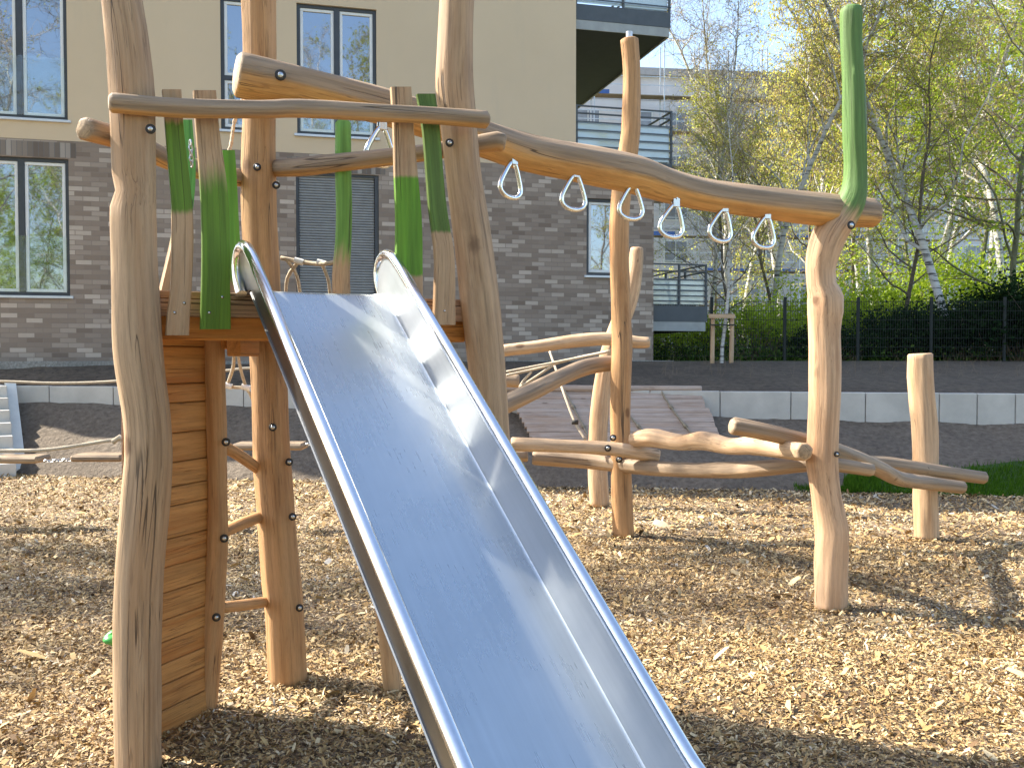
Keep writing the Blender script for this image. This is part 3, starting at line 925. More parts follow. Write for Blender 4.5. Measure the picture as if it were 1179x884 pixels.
# ------------------------------------------------------------------ play tower
tower = empty('play_tower', at(330, 783, 4.72), 'wooden play tower of hewn posts with green slats, deck and board wall', 'play tower')
tower.location = (-1.0, 4.2, 0)
def bolt(parent, px, py, D, nrm=Vector((0, -1, 0)), r=.013):
    p = at(px, py, D)
    nrm = nrm.normalized()
    mbb = MB()
    t1 = nrm.orthogonal().normalized(); t2 = nrm.cross(t1)
    def disc(c, r0, d0, mi):
        vs = []; n = 14
        for rr, dd in ((r0, 0), (r0 * .96, d0 * .7), (r0 * .6, d0), (0.0001, d0 * 1.05)):
            for k in range(n):
                a = 6.2832 * k / n; vs.append(c + (t1 * math.cos(a) + t2 * math.sin(a)) * rr + nrm * dd)
        fs = [(i * n + k, i * n + (k + 1) % n, (i + 1) * n + (k + 1) % n, (i + 1) * n + k) for i in range(3) for k in range(n)]
        mbb.add(vs, fs, mi)
    disc(p - nrm * .010, r * 1.55, .006, 1)  # dark disc stands for the shade inside the recess
    disc(p - nrm * .007, r * .8, .008, 0)
    return mbb.build('bolt', [BOLT, RUBBER_SHADE], parent, smooth=True)

def post(rows, D, mats, parent, name='post', **kw):
    return log(name, rows_to_pts(rows, D)[::-1], mats, parent, **kw)   # from the ground up
rA = [(-60, 112, 156), (0, 118, 163), (30, 121, 168), (60, 124, 172), (110, 127, 177), (200, 130, 179), (222, 134, 179), (242, 128, 179), (300, 129, 180), (350, 130, 183), (400, 131, 187),
      (440, 136, 191), (480, 142, 195), (520, 144, 197), (560, 141, 195), (640, 134, 188), (700, 131, 186), (800, 131, 186), (890, 133, 186)]
pA = post(rA, 3.71, [W_POST, END], tower, seed=3)
rB = [(-70, 277, 315), (0, 278, 317), (60, 280, 317), (120, 280, 317), (200, 277, 318), (260, 278, 319), (340, 283, 323), (400, 287, 329), (450, 289, 332), (520, 291, 335), (560, 294, 338),
      (600, 297, 341), (660, 301, 346), (700, 305, 350), (787, 309, 354)]
pB = post(rB, 4.72, [W_WARM, END], tower, seed=5)
rC = [(-70, 507, 550), (0, 506, 546), (60, 503, 545), (100, 501, 546), (150, 507, 550), (200, 512, 554), (240, 517, 560), (300, 525, 570), (370, 533, 578), (430, 540, 583), (500, 545, 588),
      (600, 551, 596), (815, 560, 606)]
pC = post(rC, 4.42, [W_POST, END], tower, seed=9)
rI = [(372, 232, 257), (420, 234, 259), (470, 236, 260), (500, 237, 261), (560, 238, 262), (620, 237, 263), (680, 233, 260), (740, 229, 256), (822, 224, 249)]
pI = post(rI, 4.31, [W_WARM, END], tower, seed=12)
W_K = wood('green_topped_post_wood', (.50, .335, .19), green=[(.77, 1.1)], gcol=(.12, .30, .05))
rK = [(139, 386, 404), (200, 386, 405), (240, 387, 406), (280, 386, 405), (340, 383, 404), (450, 396, 418), (560, 410, 432), (700, 431, 453), (800, 442, 464)]
pK = post(rK, 4.58, [W_K, END], tower, seed=14)
pK['label'] = 'thin post with a green painted top'

front = log('front_rail', ppts([(125, 118, 3.575, .038), (200, 124, 3.68, .038), (300, 126, 3.85, .036), (345, 125, 3.93, .038), (440, 130, 4.08, .038), (500, 133, 4.18, .038), (562, 138, 4.285, .040)]), [W_RAIL, ENDP], tower, lump=.06)
r1 = log('side_rail', ppts([(96, 148, 3.66, .046), (155, 166, 3.92, .044), (200, 187, 4.15, .044), (250, 200, 4.5, .043), (292, 207, 4.86, .042)]), [W_RAIL, END], tower)
r2 = log('rear_rail', ppts([(304, 195, 4.78, .040), (350, 192, 4.62, .045), (420, 184, 4.50, .042), (490, 176, 4.50, .04), (540, 168, 4.56, .042), (572, 163, 4.56, .048), (582, 165, 4.56, .044)]), [W_RAIL, END], tower)

for par, L in ((pA, [(173, 148, 3.625), (133, 351, 3.66)]), (pB, [(296, 192, 4.62), (318, 213, 4.66), (314, 492, 4.61), (333, 532, 4.66), (337, 595, 4.66), (345, 700, 4.66)]), (pC, [(518, 164, 4.325)]),
               (pI, [(260, 509, 4.26), (258, 620, 4.26), (249, 711, 4.24)]), (front, [(164, 118, 3.60), (541, 135, 4.215)])):
    for q in L:
        dx = .0
        bolt(par, q[0], q[1], q[2], Vector((.25, -1, 0)), .0125 if par is not front else .014)

def plank(name, rows, D, mat, th=.014, slope=.53, bolts=(), label=None, seg=6):
    """upright sawn plank following picture rows (y, xl, xr), lying in a plane that recedes to the right"""
    F0 = []; cx = sum(r[1] + r[2] for r in rows) / 2 / len(rows)
    n = Vector((slope, -1, 0)).normalized() * -1
    S = crom([(r[0], r[1], r[2], 0) for r in rows], 12)
    zs = [s[0] for s in S]; z0, z1 = min(zs), max(zs)
    V = []; G = []; Cc = []
    o = rng.uniform(0, 40)
    m = len(S)
    for s in S:
        for kk, q in enumerate((s[1], s[1] + .7, s[2] - .7, s[2])):
            d = D + slope * (q - cx) * D / F_
            p = at(q, s[0], d)
            e = .004 if kk in (0, 3) else 0
            V.append(p + n * e); V.append(p + n * (2 * th - e))
            x_ = (q - s[1]) * D / F_
            for w in (0, 2 * th): G.append((x_ + o, w + o, p.z)); Cc.append((z1 - s[0]) / (z1 - z0))
    F = []
    for i in range(m - 1):
        a, b = i * 8, (i + 1) * 8
        ring = [0, 2, 4, 6, 7, 5, 3, 1]
        for k in range(8):
            k2 = (k + 1) % 8
            F.append((a + ring[k], a + ring[k2], b + ring[k2], b + ring[k]))
    F.append(tuple([0, 2, 4, 6, 7, 5, 3, 1])[::-1]); F.append(tuple((m - 1) * 8 + q for q in [0, 2, 4, 6, 7, 5, 3, 1]))
    mb = MB(); mb.add(V, F, 0, G, Cc)
    ob = mb.build(name, mat, tower, smooth=False)
    if label: ob['label'] = label
    for b in bolts: bolt(ob, b[0], b[1], D - .004 + slope * (b[0] - cx) * D / F_, Vector((slope, -1, 0)), .007)
    return ob
GW = (.42, .28, .165)
M1 = wood('slat_green_upper', GW, green=[(.50, .87)], soft=.05, dark=.7, light=1.15)
M2 = wood('slat_green_lower', GW, green=[(-.2, .64)], soft=.22, dark=.7, light=1.15)
M3 = wood('slat_green_middle', GW, green=[(.20, .62)], soft=.03, dark=.7, gcol=(.085, .24, .01))
M4 = wood('slat_green_top', GW, green=[(.40, 1.2)], soft=.03, dark=.7, gcol=(.065, .14, .02))
MG = wood('slat_bounce_lit_green', GW, green=[(.12, 1.2)], soft=.1, gcol=G_BOUNCE)
MG2 = wood('slat_yellow_green', GW, green=[(.35, 1.2)], soft=.2, gcol=(.09, .33, .06))  # yellow green, also lifted by painted bounce light
plank('slat', [(103, 187, 209), (150, 191, 212), (200, 195, 218), (240, 198, 222), (280, 198, 223), (330, 197, 221), (360, 193, 219), (386, 191, 218)], 3.75, M1, bolts=[(201, 360), (212, 349)], label='narrow slat with green upper half')
plank('slat', [(104, 223, 249), (150, 226, 253), (200, 230, 260), (240, 232, 264), (300, 233, 265), (379, 231, 266)], 3.81, M2, bolts=[(241, 360), (256, 342)], label='wide slat painted green in its lower part')
plank('slat', [(100, 451, 474), (150, 454, 477), (195, 455, 481), (250, 457, 486), (300, 457, 487), (372, 459, 487)], 4.19, M3, label='slat with a green middle band')
plank('slat', [(108, 481, 502), (150, 488, 507), (200, 492, 511), (240, 495, 515), (270, 499, 520), (300, 502, 524), (374, 500, 525)], 4.25, M4, label='slat painted dark green at its top', bolts=[(512, 358)])
SL2 = 2.6
plank('slat', [(138, 208, 222), (200, 210, 226), (260, 203, 220), (345, 184, 204)], 4.14, MG2, slope=1.4, label='yellow green slat on the side facing the board wall')
plank('slat', [(150, 238, 252), (345, 238, 254)], 4.32, MG, slope=1.4)
plank('slat', [(173, 257, 271), (200, 258, 273), (260, 261, 276), (345, 264, 281)], 4.46, MG, slope=1.4, label='green slat brightened by painted bounce light next to the rear post')

# deck
A2 = Vector((-1.455, 3.71)); C2 = Vector((-.14, 4.42)); B2 = Vector((-1.12, 4.72))
dAC = (C2 - A2).normalized(); nAC = Vector((-dAC.y, dAC.x))
mb = MB()
a0 = A2 + dAC * .02 + nAC * .06
for i in range(9):   # deck boards parallel to the front edge
    off = .045 + i * .1
    t0 = max(0, i * .1 * .35) + .02; t1 = 1.47 - i * .1 * .80
    if t1 - t0 < .15: break
    p = A2 + nAC * (off + .05) + dAC * t0; q = A2 + nAC * (off + .05) + dAC * t1
    mb.seg_box((p.x, p.y, 1.845), (q.x, q.y, 1.845), .047, .016, bev=.004)
mb.build('deck', W_DECK, tower)
mb = MB(); p = A2 + nAC * .055 + dAC * .05; q = A2 + nAC * .055 + dAC * 1.47
mb.seg_box((p.x, p.y, 1.793), (q.x, q.y, 1.793), .02, .034, bev=.004)
mb.build('fascia', W_DECK, tower)
mb = MB(); p = A2 + nAC * .12 + dAC * .05; q = A2 + nAC * .12 + dAC * 1.45
mb.seg_box((p.x, p.y, 1.715), (q.x, q.y, 1.715), .045, .05, bev=.008)
mb.build('deck_beam', W_BACK, tower)
for (x0, x1, ya, yb, D) in ((250, 271, 384, 397, 4.45), (273, 288, 388, 405, 4.3)):
    mb = MB(); c = at((x0 + x1) / 2, (ya + yb) / 2, D); mb.box(c, ((x1 - x0) / 2 * D / F_, .16, (yb - ya) / 2 * D / F_ + .02), bev=.006, grain=1); mb.build('joist', W_BACK, tower)
# board wall between front left post and the inner post
P0 = Vector((-1.56, 3.86)); P1 = Vector((-1.372, 4.33)); dP = (P1 - P0).normalized(); nP = Vector((dP.y, -dP.x))
ys = [376, 399, 440, 461, 494, 526, 552, 573, 608, 638, 665, 694, 717, 741, 763, 790, 822]
bw = bpy.data.objects.new('board_wall', None); COL.objects.link(bw); bw.parent = tower; bw.location = (0, 0, 0)
for i in range(len(ys) - 1):
    z1 = at(236, ys[i], 4.31).z - .002; z0 = at(236, ys[i + 1], 4.31).z + .001
    mb = MB(); j = rng.uniform(-.003, .003)
    a = P0 + nP * j; b = P1 + nP * j
    mb.seg_box((a.x, a.y, (z0 + z1) / 2), (b.x, b.y, (z0 + z1) / 2), .018, (z1 - z0) / 2, bev=.004)
    mb.build('board', W_PANEL, bw)
mb = MB(); q0 = P0 - nP * .024; q1 = P1 - nP * .024
mb.seg_box((q0.x, q0.y, .85), (q1.x, q1.y, .85), .004, .84); mb.build('light_block_sheet', W_DECK, bw)  # sheet added to stop sun showing through the board gaps
mb = MB(); c = at(129, 735, 3.95)
for k in range(1):
    bm_v = []
    n1, n2 = 8, 12
    vs = []
    for i in range(n1 + 1):
        th = math.pi * i / n1
        for j in range(n2):
            ph = 6.2832 * j / n2
            vs.append(c + Vector((math.sin(th) * math.cos(ph) * .035, math.sin(th) * math.sin(ph) * .045, math.cos(th) * .028 * (1 + .3 * math.sin(ph)))))
    fs = [(i * n2 + j, (i + 1) * n2 + j, (i + 1) * n2 + (j + 1) % n2, i * n2 + (j + 1) % n2) for i in range(n1) for j in range(n2)]
    mb.add(vs, fs)
mb.build('climbing_hold', GREENP, bw, smooth=True)
# rungs from the inner post to the rear post
log('rung', ppts([(256, 513, 4.33, .028), (275, 524, 4.5, .027), (298, 540, 4.7, .028)]), [W_WARM, END], tower, segs=14)
log('rung', ppts([(256, 613, 4.33, .027), (278, 603, 4.5, .028), (302, 594, 4.7, .028)]), [W_WARM, END], tower, segs=14)
log('rung', ppts([(254, 699, 4.33, .025), (280, 696, 4.5, .027), (308, 692, 4.7, .027)]), [W_WARM, END], tower, segs=14)

# ------------------------------------------------------------------ slide
slide = empty('slide', (.5, 1.9, 0), 'stainless steel slide with tubular rims running down from the tower deck', 'slide')
wv = Vector((.854, .52, 0)); dv = Vector((.52, -.854, 0)); HW = .288
R0 = at(440, 340, 4.2); mid = R0 - wv * HW; zt = 1.868; LEAN = .025
sl_ = .792
prof = [(-.12, zt - .004), (-.06, zt - .002), (0, zt)]
ss = .0; z = zt
# rounded crest
ang = math.atan(sl_)
Rr = .05
for k in range(1, 7):
    a = ang * k / 6; prof.append((Rr * math.sin(a), zt - Rr * (1 - math.cos(a))))
s_e, z_e = prof[-1]
zb_ = .30; Rb = .5
hb = Rb * (1 - math.cos(ang))
run = (z_e - (zb_ + hb)) / sl_
nst = 22
for k in range(1, nst + 1): prof.append((s_e + run * k / nst, z_e - run * sl_ * k / nst))
s1_, z1_ = prof[-1]
for k in range(1, 9):
    a = ang * (1 - k / 8); prof.append((s1_ + Rb * (math.sin(ang) - math.sin(a)), zb_ + Rb * (1 - math.cos(a))))
s2_, z2_ = prof[-1]
for k in range(1, 4): prof.append((s2_ + .14 * k, z2_ - .004 * k))
def P3(s, w, z): return Vector((mid.x, mid.y, 0)) + dv * s + wv * w + Vector((0, 0, z))
pr = [Vector((a, b)) for a, b in prof]
nr = []
for i in range(len(pr)):
    t = (pr[min(i + 1, len(pr) - 1)] - pr[max(i - 1, 0)]).normalized(); nr.append(Vector((-t.y, t.x)))
# bed (with small folded edges), slightly dished
mb = MB(); vs = []; gs = []; fs = []
cols = [(-HW - .002, .012), (-HW + .002, .004), (-HW + .010, .0005), (-HW + .02, .0), (-HW * .6, -.001), (0, -.002), (HW * .6, -.001), (HW - .02, .0), (HW - .010, .0005), (HW - .002, .004), (HW + .002, .012)]
al = 0
for i, p in enumerate(pr):
    if i: al += (pr[i] - pr[i - 1]).length
    for w, dz in cols:
        q = p + nr[i] * dz
        vs.append(P3(q.x, w, q.y)); gs.append((w, al, 0))
m = len(cols)
for i in range(len(pr) - 1):
    for k in range(m - 1): fs.append((i * m + k, (i + 1) * m + k, (i + 1) * m + k + 1, i * m + k + 1))
mb.add(vs, fs, 0, gs)
# underside sheet
n0 = len(mb.v); vs = []; gs = []
for i, p in enumerate(pr):
    for w in (-HW, HW):
        q = p - nr[i] * .012; vs.append(P3(q.x, w, q.y)); gs.append((w, i * .1, 0))
fs = [(2 * i, 2 * i + 1, 2 * i + 3, 2 * i + 2) for i in range(len(pr) - 1)]
mb.add(vs, fs, 0, gs)
mb.build('slide_bed', STEEL, slide, smooth=True, sharp=40)
RH = .155
def rail_path():
    out = [Vector((x_, zt + z_)) for x_, z_ in ((-.045, -.015), (-.082, .03), (-.102, .075), (-.106, .115), (-.092, .150), (-.062, .175), (-.022, .183), (.02, .174), (.055, .160))]
    for i in range(6, len(pr)):
        q = pr[i] + nr[i] * RH
        if q.x > .12: out.append(q)
    return out
rp = rail_path()
for sgn in (-1, 1):
    w0 = sgn * (HW + .003)
    mb = MB()
    # resample bed path and rail path to equal counts by arc length
    def resamp(P, n):
        d = [0]
        for i in range(1, len(P)): d.append(d[-1] + (P[i] - P[i - 1]).length)
        out = []
        for k in range(n):
            t = d[-1] * k / (n - 1); i = 0
            while i < len(P) - 2 and d[i + 1] < t: i += 1
            f_ = (t - d[i]) / max(1e-6, d[i + 1] - d[i]); out.append(P[i].lerp(P[i + 1], min(1, max(0, f_))))
        return out
    rs = resamp(rp, 100)
    dense = resamp([p + nr[i] * .002 for i, p in enumerate(pr)], 300)
    nn_ = Vector((sl_, 1)).normalized(); j = 0; low = []
    for q in rs:
        tgt = q - nn_ * RH
        bi = min(range(j, len(dense)), key=lambda i: (dense[i] - tgt).length if q.x > .12 else abs(dense[i].x - max(-.04, q.x - .05)))
        j = bi; low.append(dense[bi])
    vs = []; gs = []; fs = []
    for k in range(len(rs)):
        wt = w0 + sgn * LEAN
        for e_ in (-.005, .005):
            vs.append(P3(low[k].x, w0 + e_, low[k].y)); vs.append(P3(rs[k].x, wt + e_, rs[k].y))
            gs += [(0, k * .05, .0), (.2, k * .05, 0)]
    for k in range(len(rs) - 1):
        a, b = 4 * k, 4 * k + 4
        fs += [(a, a + 1, b + 1, b), (a + 2, b + 2, b + 3, a + 3), (a + 1, a + 3, b + 3, b + 1), (a, b, b + 2, a + 2)]
    mb.add(vs, fs, 0, gs)
    # stiffening fold along the outer foot of the side
    fold = [P3(q.x, w0 + sgn * .006, q.y) for q in resamp([p - nr[i] * .002 for i, p in enumerate(pr)][8:], 50)]
    mb.tube(fold, .006, 6)
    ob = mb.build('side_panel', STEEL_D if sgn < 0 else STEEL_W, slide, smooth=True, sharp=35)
    mb = MB()
    mb.tube([P3(q.x, w0 + sgn * LEAN, q.y) for q in rs], .0225, 16)
    mb.build('rim_tube', STEEL_R, slide, smooth=True, sharp=60)
mb = MB()
for sgn in (-1, 1):
    f0 = P3(s2_ + .1, sgn * .17, z2_ - .02); mb.tube([f0, Vector((f0.x, f0.y, -.05))], .024, 10)
mb.build('support_leg', STEEL_D, slide, smooth=True, sharp=50)

# ------------------------------------------------------------------ overhead climbing beam with rings
oh = empty('overhead_climbing_beam', (2.0, 6.13, 0), 'long wavy overhead log beam carried at right by a crooked green tipped post', 'climbing beam')
def Db(px): return 5.121 / (1 - .495 * (px - PX) / F_)
bp = [(272, 85, 26), (300, 91, 25), (340, 98, 23), (400, 112, 22), (450, 125, 21), (520, 147, 21), (560, 161, 21), (603, 175, 21.5), (675, 190, 22.5), (733, 202, 22), (773, 215, 19.5), (820, 226, 18.5), (900, 236, 19), (945, 241, 19), (1005, 246, 17)]
beam = log('beam', [(*at(a, b, Db(a)), r_ * Db(a) / F_) for a, b, r_ in bp], [W_BEAM, ENDP], oh, segs=26, lump=.05)
rE = [(8, 969, 992), (16, 968, 993), (50, 968, 993), (100, 970, 996), (150, 970, 998), (195, 972, 999), (222, 967, 999), (240, 957, 994), (258, 944, 982), (275, 933, 972), (295, 928, 965), (312, 928, 961), (328, 929, 962), (344, 930, 971), (360, 931, 971),
      (380, 932, 968), (440, 932, 969), (500, 930, 966), (530, 928, 965), (560, 933, 967), (590, 937, 973), (610, 939, 978), (640, 938, 977), (702, 937, 975)]
W_E = wood('green_tipped_post_wood', (.52, .345, .215), green=[(.665, 1.2)], gcol=(.06, .155, .035), soft=.05, crack=.5)
pE = log('crooked_post', rows_to_pts(rE, 6.13)[::-1], [W_E, simple('green_post_top', (.10, .22, .06), .6)], oh, segs=26, lump=.06, seed=21, facet=1.0)
bolt(beam, 323, 86, Db(323) - .112, Vector((.3, -1, 0)), .017)
bolt(pE, 981, 259, 5.98, Vector((.3, -1, 0)), .018)

def ring(px, py, rot, tilt, D, label):
    p = at(px, py, D)
    e = empty('climbing_ring', p, label, 'climbing ring', 'steel climbing rings under the overhead beam')
    e.rotation_euler = (0, 0, 0)
    lb = LB()
    a = Matrix.Rotation(rot, 3, 'Z') @ Matrix.Rotation(tilt, 3, 'Y')
    # rounded triangular handle
    pts = []
    H, Wd = .165, .066
    ctrl = [(.012, -.005), (.032, -.04), (.055, -.09), (Wd, -.125), (.058, -.152), (.03, -.168), (0, -.172), (-.03, -.168), (-.058, -.152), (-Wd, -.125), (-.055, -.09), (-.032, -.04), (-.012, -.005)]
    for q in crom([(x, 0, z_, 0) for x, z_ in ctrl], .01): pts.append(a @ Vector((q[0], 0, q[2])))
    lb.tube([q * 1.12 for q in pts], .0132, 10, closed=True)
    o = lb.build('handle', STEEL_R, e)
    o.data.polygons.foreach_set('use_smooth', [True] * len(o.data.polygons))
    lb = LB()
    b = Matrix.Rotation(rot, 3, 'Z')
    lb.box(b @ Vector((0, -.012, .022)), (.021, .004, .040), (b @ Vector((1, 0, 0)), b @ Vector((0, 1, 0)), Vector((0, 0, 1))), 0, .003)
    lb.box(b @ Vector((0, .012, .022)), (.021, .004, .040), (b @ Vector((1, 0, 0)), b @ Vector((0, 1, 0)), Vector((0, 0, 1))), 0, .003)
    lb.tube([b @ Vector((0, -.022, .03)), b @ Vector((0, .022, .03))], .006, 8)
    lb.build('bracket', BOLT, e)
    return e
where = ['partly hidden behind the slats', 'just right of the front right tower post', 'second to the right of the front right tower post', 'in front of the tall thin post', 'just right of the tall thin post', 'second from the crooked post', 'nearest the crooked green tipped post']
for i, (px, py, rt, tl) in enumerate([(440, 146, .6, .1), (591, 186, .75, .14), (663, 201, .45, .10), (729, 213, .35, .1), (778, 235, .3, .2), (834, 241, .35, .2), (883, 249, .3, .16)]):
    ring(px, py, rt, tl, Db(px) - .05, 'polished steel ring handle ' + where[i])

# ------------------------------------------------------------------ log climbing course
cf = empty('log_climbing_frame', (1.1, 8.63, 0), 'balancing course of hewn posts and crossing logs behind the slide', 'climbing frame')
rF = [(45, 714, 735), (80, 717, 737), (120, 716, 737), (150, 715, 737), (180, 711, 734), (200, 707, 730), (240, 703, 726), (300, 702, 725), (350, 703, 726), (400, 704, 728), (440, 703, 727), (480, 702, 726), (520, 703, 727), (570, 704, 729), (618, 706, 731)]
pF = post(rF, 8.63, [W_WARM, END], cf, seed=31)
mb = MB(); a = at(724.5, 46, 8.63); mb.tube([a, a + Vector((0, 0, .07))], .03, 10); mb.build('steel_cap', SILL, pF, smooth=True, sharp=50)
rG = [(285, 726, 741), (300, 724, 741), (320, 720, 739), (350, 711, 733), (390, 696, 718), (430, 686, 706), (470, 680, 702), (500, 678, 700), (540, 677, 700), (582, 679, 702)]
post(rG, 10.35, [W_PALE, ENDP], cf, seed=33)
rH = [(407, 1045, 1073), (440, 1046, 1075), (480, 1049, 1079), (520, 1051, 1080), (560, 1052, 1080), (621, 1053, 1081)]
pH = post(rH, 8.5, [W_PALE, ENDP], cf, seed=35)
log('log', ppts([(578, 404, 9.6, .062), (620, 399, 9.6, .064), (660, 393, 9.6, .066), (700, 390, 9.6, .066), (735, 394, 9.6, .06), (748, 394, 9.6, .055)]), [W_PALE, ENDP], cf)
log('log', ppts([(575, 468, 8.0, .08), (610, 452, 8.2, .08), (650, 432, 8.5, .075), (680, 421, 8.7, .075), (722, 417, 8.85, .07)]), [W_LOGG, ENDP], cf)
log('log', ppts([(578, 438, 9.9, .07), (598, 439, 9.9, .07)]), [W_LOGG, END], cf)
l3 = log('log', ppts([(588, 511, 8.4, .062), (640, 513, 8.4, .06), (700, 516, 8.4, .064), (735, 521, 8.35, .064), (759, 525, 8.35, .06)]), [W_PALE, END], cf)
log('log', ppts([(588, 524, 8.8, .06), (608, 524, 8.8, .06)]), [W_LOGG, END], cf)
l4 = log('log', ppts([(613, 526, 8.85, .07), (680, 531, 8.8, .07), (740, 538, 8.4, .068), (800, 541, 7.7, .062), (850, 541, 7.0, .062), (900, 537, 6.55, .055), (950, 534, 6.35, .05), (1004, 541, 6.5, .045)]), [W_LOGG, ENDP], cf)
l5 = log('log', ppts([(730, 506, 8.35, .066), (752, 504, 8.1, .078), (785, 509, 7.7, .066), (812, 507, 7.4, .074), (840, 514, 7.0, .062), (865, 513, 6.7, .070), (890, 516, 6.4, .062), (927, 520, 5.98, .058)]), [W_PALE, END], cf, lump=.12)
l6 = log('log', ppts([(842, 490, 6.1, .058), (880, 497, 6.15, .056), (930, 509, 6.3, .056), (965, 520, 6.5, .058), (1009, 538, 7.1, .062), (1035, 551, 7.7, .062), (1070, 556, 8.15, .06), (1109, 561, 8.3, .057)]), [W_LOGG, ENDP], cf)
l7 = log('log', ppts([(985, 532, 7.9, .055), (1020, 534, 8.1, .062), (1070, 541, 8.3, .062), (1134, 550, 8.45, .056)]), [W_LOGG, ENDP], cf)
bolt(l3, 700, 516, 8.325, r=.02); bolt(pF, 706, 504, 8.53, r=.02); bolt(pF, 713, 529, 8.52, r=.02); bolt(l7, 1067, 541, 8.22, r=.02); bolt(l6, 1096, 560, 8.22, r=.02)
bolt(pE, 964, 523, 6.04, r=.012)

# ropes
def rope(mb, pts, r=.008, sag=0, n=6, twist=True, mi=0):
    P = [Vector(p) for p in pts]
    S = crom([(*p, 0) for p in P], .03)
    if not twist:
        mb.tube([Vector(q[:3]) for q in S], r, n, mi); return
    al = 0
    for ph in (0, 2.09, 4.19):
        out = []; al = 0
        for i, q in enumerate(S):
            if i: al += np.linalg.norm(q[:3] - S[i - 1][:3])
            t = Vector(S[min(i + 1, len(S) - 1)][:3]) - Vector(S[max(i - 1, 0)][:3]); t.normalize()
            a = t.orthogonal().normalized(); b = t.cross(a)
            ang_ = al * 2 * math.pi / (r * 9) + ph
            out.append(Vector(q[:3]) + (a * math.cos(ang_) + b * math.sin(ang_)) * r * .42)
        mb.tube(out, r * .62, 5, mi)
    return
def aa(*L): return [at(*q) for q in L]
net = empty('rope_net', (-.9, 4.9, 0), 'tan rope climbing net behind the tower deck between the rear posts', 'rope net')
mb = MB()
rope(mb, aa((323, 297, 4.8), (345, 301, 4.8), (368, 304, 4.75), (392, 301, 4.68)), .011, twist=False)
mb.build('rope', ROPE, net, smooth=True)
for L in ([(344, 301, 4.8), (331, 320, 4.85), (329, 350, 4.9)], [(330, 299, 4.8), (342, 318, 4.85), (347, 350, 4.9)], [(370, 303, 4.77), (378, 322, 4.8), (381, 350, 4.85)],
          [(268, 398, 4.9), (269, 420, 4.95), (262, 443, 5.0)], [(272, 398, 4.9), (277, 425, 4.95), (283, 445, 5.0)], [(258, 442, 5.0), (270, 446, 5.0), (283, 446, 5.0), (292, 462, 5.0)]):
    mb = MB(); rope(mb, aa(*L), .0095, twist=False); mb.build('rope', ROPE, net, smooth=True)
mb = MB()
for c in (at(344, 301, 4.79), at(370, 303, 4.76), at(262, 444, 4.99), at(283, 446, 4.99)): mb.tube([c + Vector((-.022, 0, .006)), c + Vector((.022, 0, -.006))], .016, 8)
mb.build('connector', WHITEP, net, smooth=True, sharp=50)
hr = empty('hanging_rope', at(268, 120, 4.72), 'short twisted rope hanging beside the rear tower post', 'rope')
mb = MB(); rope(mb, aa((280, 112, 4.8), (270, 140, 4.78), (266, 165, 4.75), (262, 180, 4.7)), .011); mb.build('strand', ROPE, hr, smooth=True)
def chain(mb, a, b, link=.026, r=.0035):
    a, b = Vector(a), Vector(b); d = b - a; n = max(2, int(d.length / (link * .78))); t = d.normalized(); s = t.orthogonal().normalized(); u = t.cross(s)
    for i in range(n):
        c = a.lerp(b, (i + .5) / n); w = s if i % 2 else u
        mb.tube([c + t * math.cos(q * math.pi / 4) * link * .55 + w * math.sin(q * math.pi / 4) * link * .33 for q in range(8)], r, 5, closed=True)
hc = empty('hanging_chain', at(219, 165, 4.1), 'short steel chain hanging between two green slats', 'chain')
mb = MB(); chain(mb, at(219, 162, 4.05), at(221, 192, 4.05)); mb.build('links', CHAIN, hc)

rn = empty('climbing_rope_net', (.6, 9.0, 0), 'slack tan ropes strung between the logs left of the tall thin post', 'rope net')
mb = MB()
for L in ([(583, 432, 9.3), (620, 424, 9.3), (660, 413, 9.2), (702, 404, 9.0)], [(583, 428, 9.2), (630, 419, 9.2), (700, 405, 9.0)], [(612, 428, 9.3), (603, 438, 9.3), (598, 446, 9.3)], [(636, 421, 9.2), (612, 437, 9.25), (598, 446, 9.3)],
          [(633, 405, 9.5), (640, 425, 9.3), (650, 455, 9.0), (662, 486, 8.8), (674, 506, 8.7)]):
    mb = MB(); rope(mb, aa(*L), .013, twist=False); mb.build('rope', ROPE, rn, smooth=True)
mb = MB(); c = at(662, 486, 8.78); mb.tube([c + Vector((-.03, 0, 0)), c + Vector((.03, 0, 0))], .022, 8); mb.build('knot', RUBBER_SHADE, rn, smooth=True)

# ramp with ropes
ramp = empty('climbing_ramp', (1.2, 12.3, 0), 'sloping grey plank climbing ramp with knotted ropes on the soil slope', 'climbing ramp')
tl, tr = at(583, 452, 13.9), at(804, 452, 13.9)
bl, br = at(633, 548, 12.35), at(852, 548, 12.35)
dz = (bl - tl); L = dz.length; across = (tr - tl).normalized()
nrm = across.cross(dz.normalized()); nrm = nrm if nrm.z > 0 else -nrm
ax = (across, dz.normalized(), nrm)
nb = 17
for i in range(nb):
    a = tl.lerp(bl, (i + .5) / nb); b = tr.lerp(br, (i + .5) / nb)
    mb = MB(); mb.seg_box(a + nrm * (.03 + rng.uniform(-.003, .003)), b + nrm * (.03 + rng.uniform(-.003, .003)) + across * rng.uniform(-.02, .02), L / nb / 2 - .004, .018, up=nrm, bev=.004)
    mb.build('plank', W_RAMP, ramp)
for f_ in (.06, .5, .94):
    mb = MB(); mb.seg_box(tl.lerp(tr, f_) - nrm * .03, bl.lerp(br, f_) - nrm * .03, .04, .035, up=nrm); mb.build('joist', W_BACK, ramp)
log('top_log', [(*(tl + nrm * .07 - across * .12 + Vector((0, 0, .01))), .055), (*(tl.lerp(tr, .5) + nrm * .07), .052), (*(tr + nrm * .07 + across * .04), .05)], [W_RAMP, END], ramp)
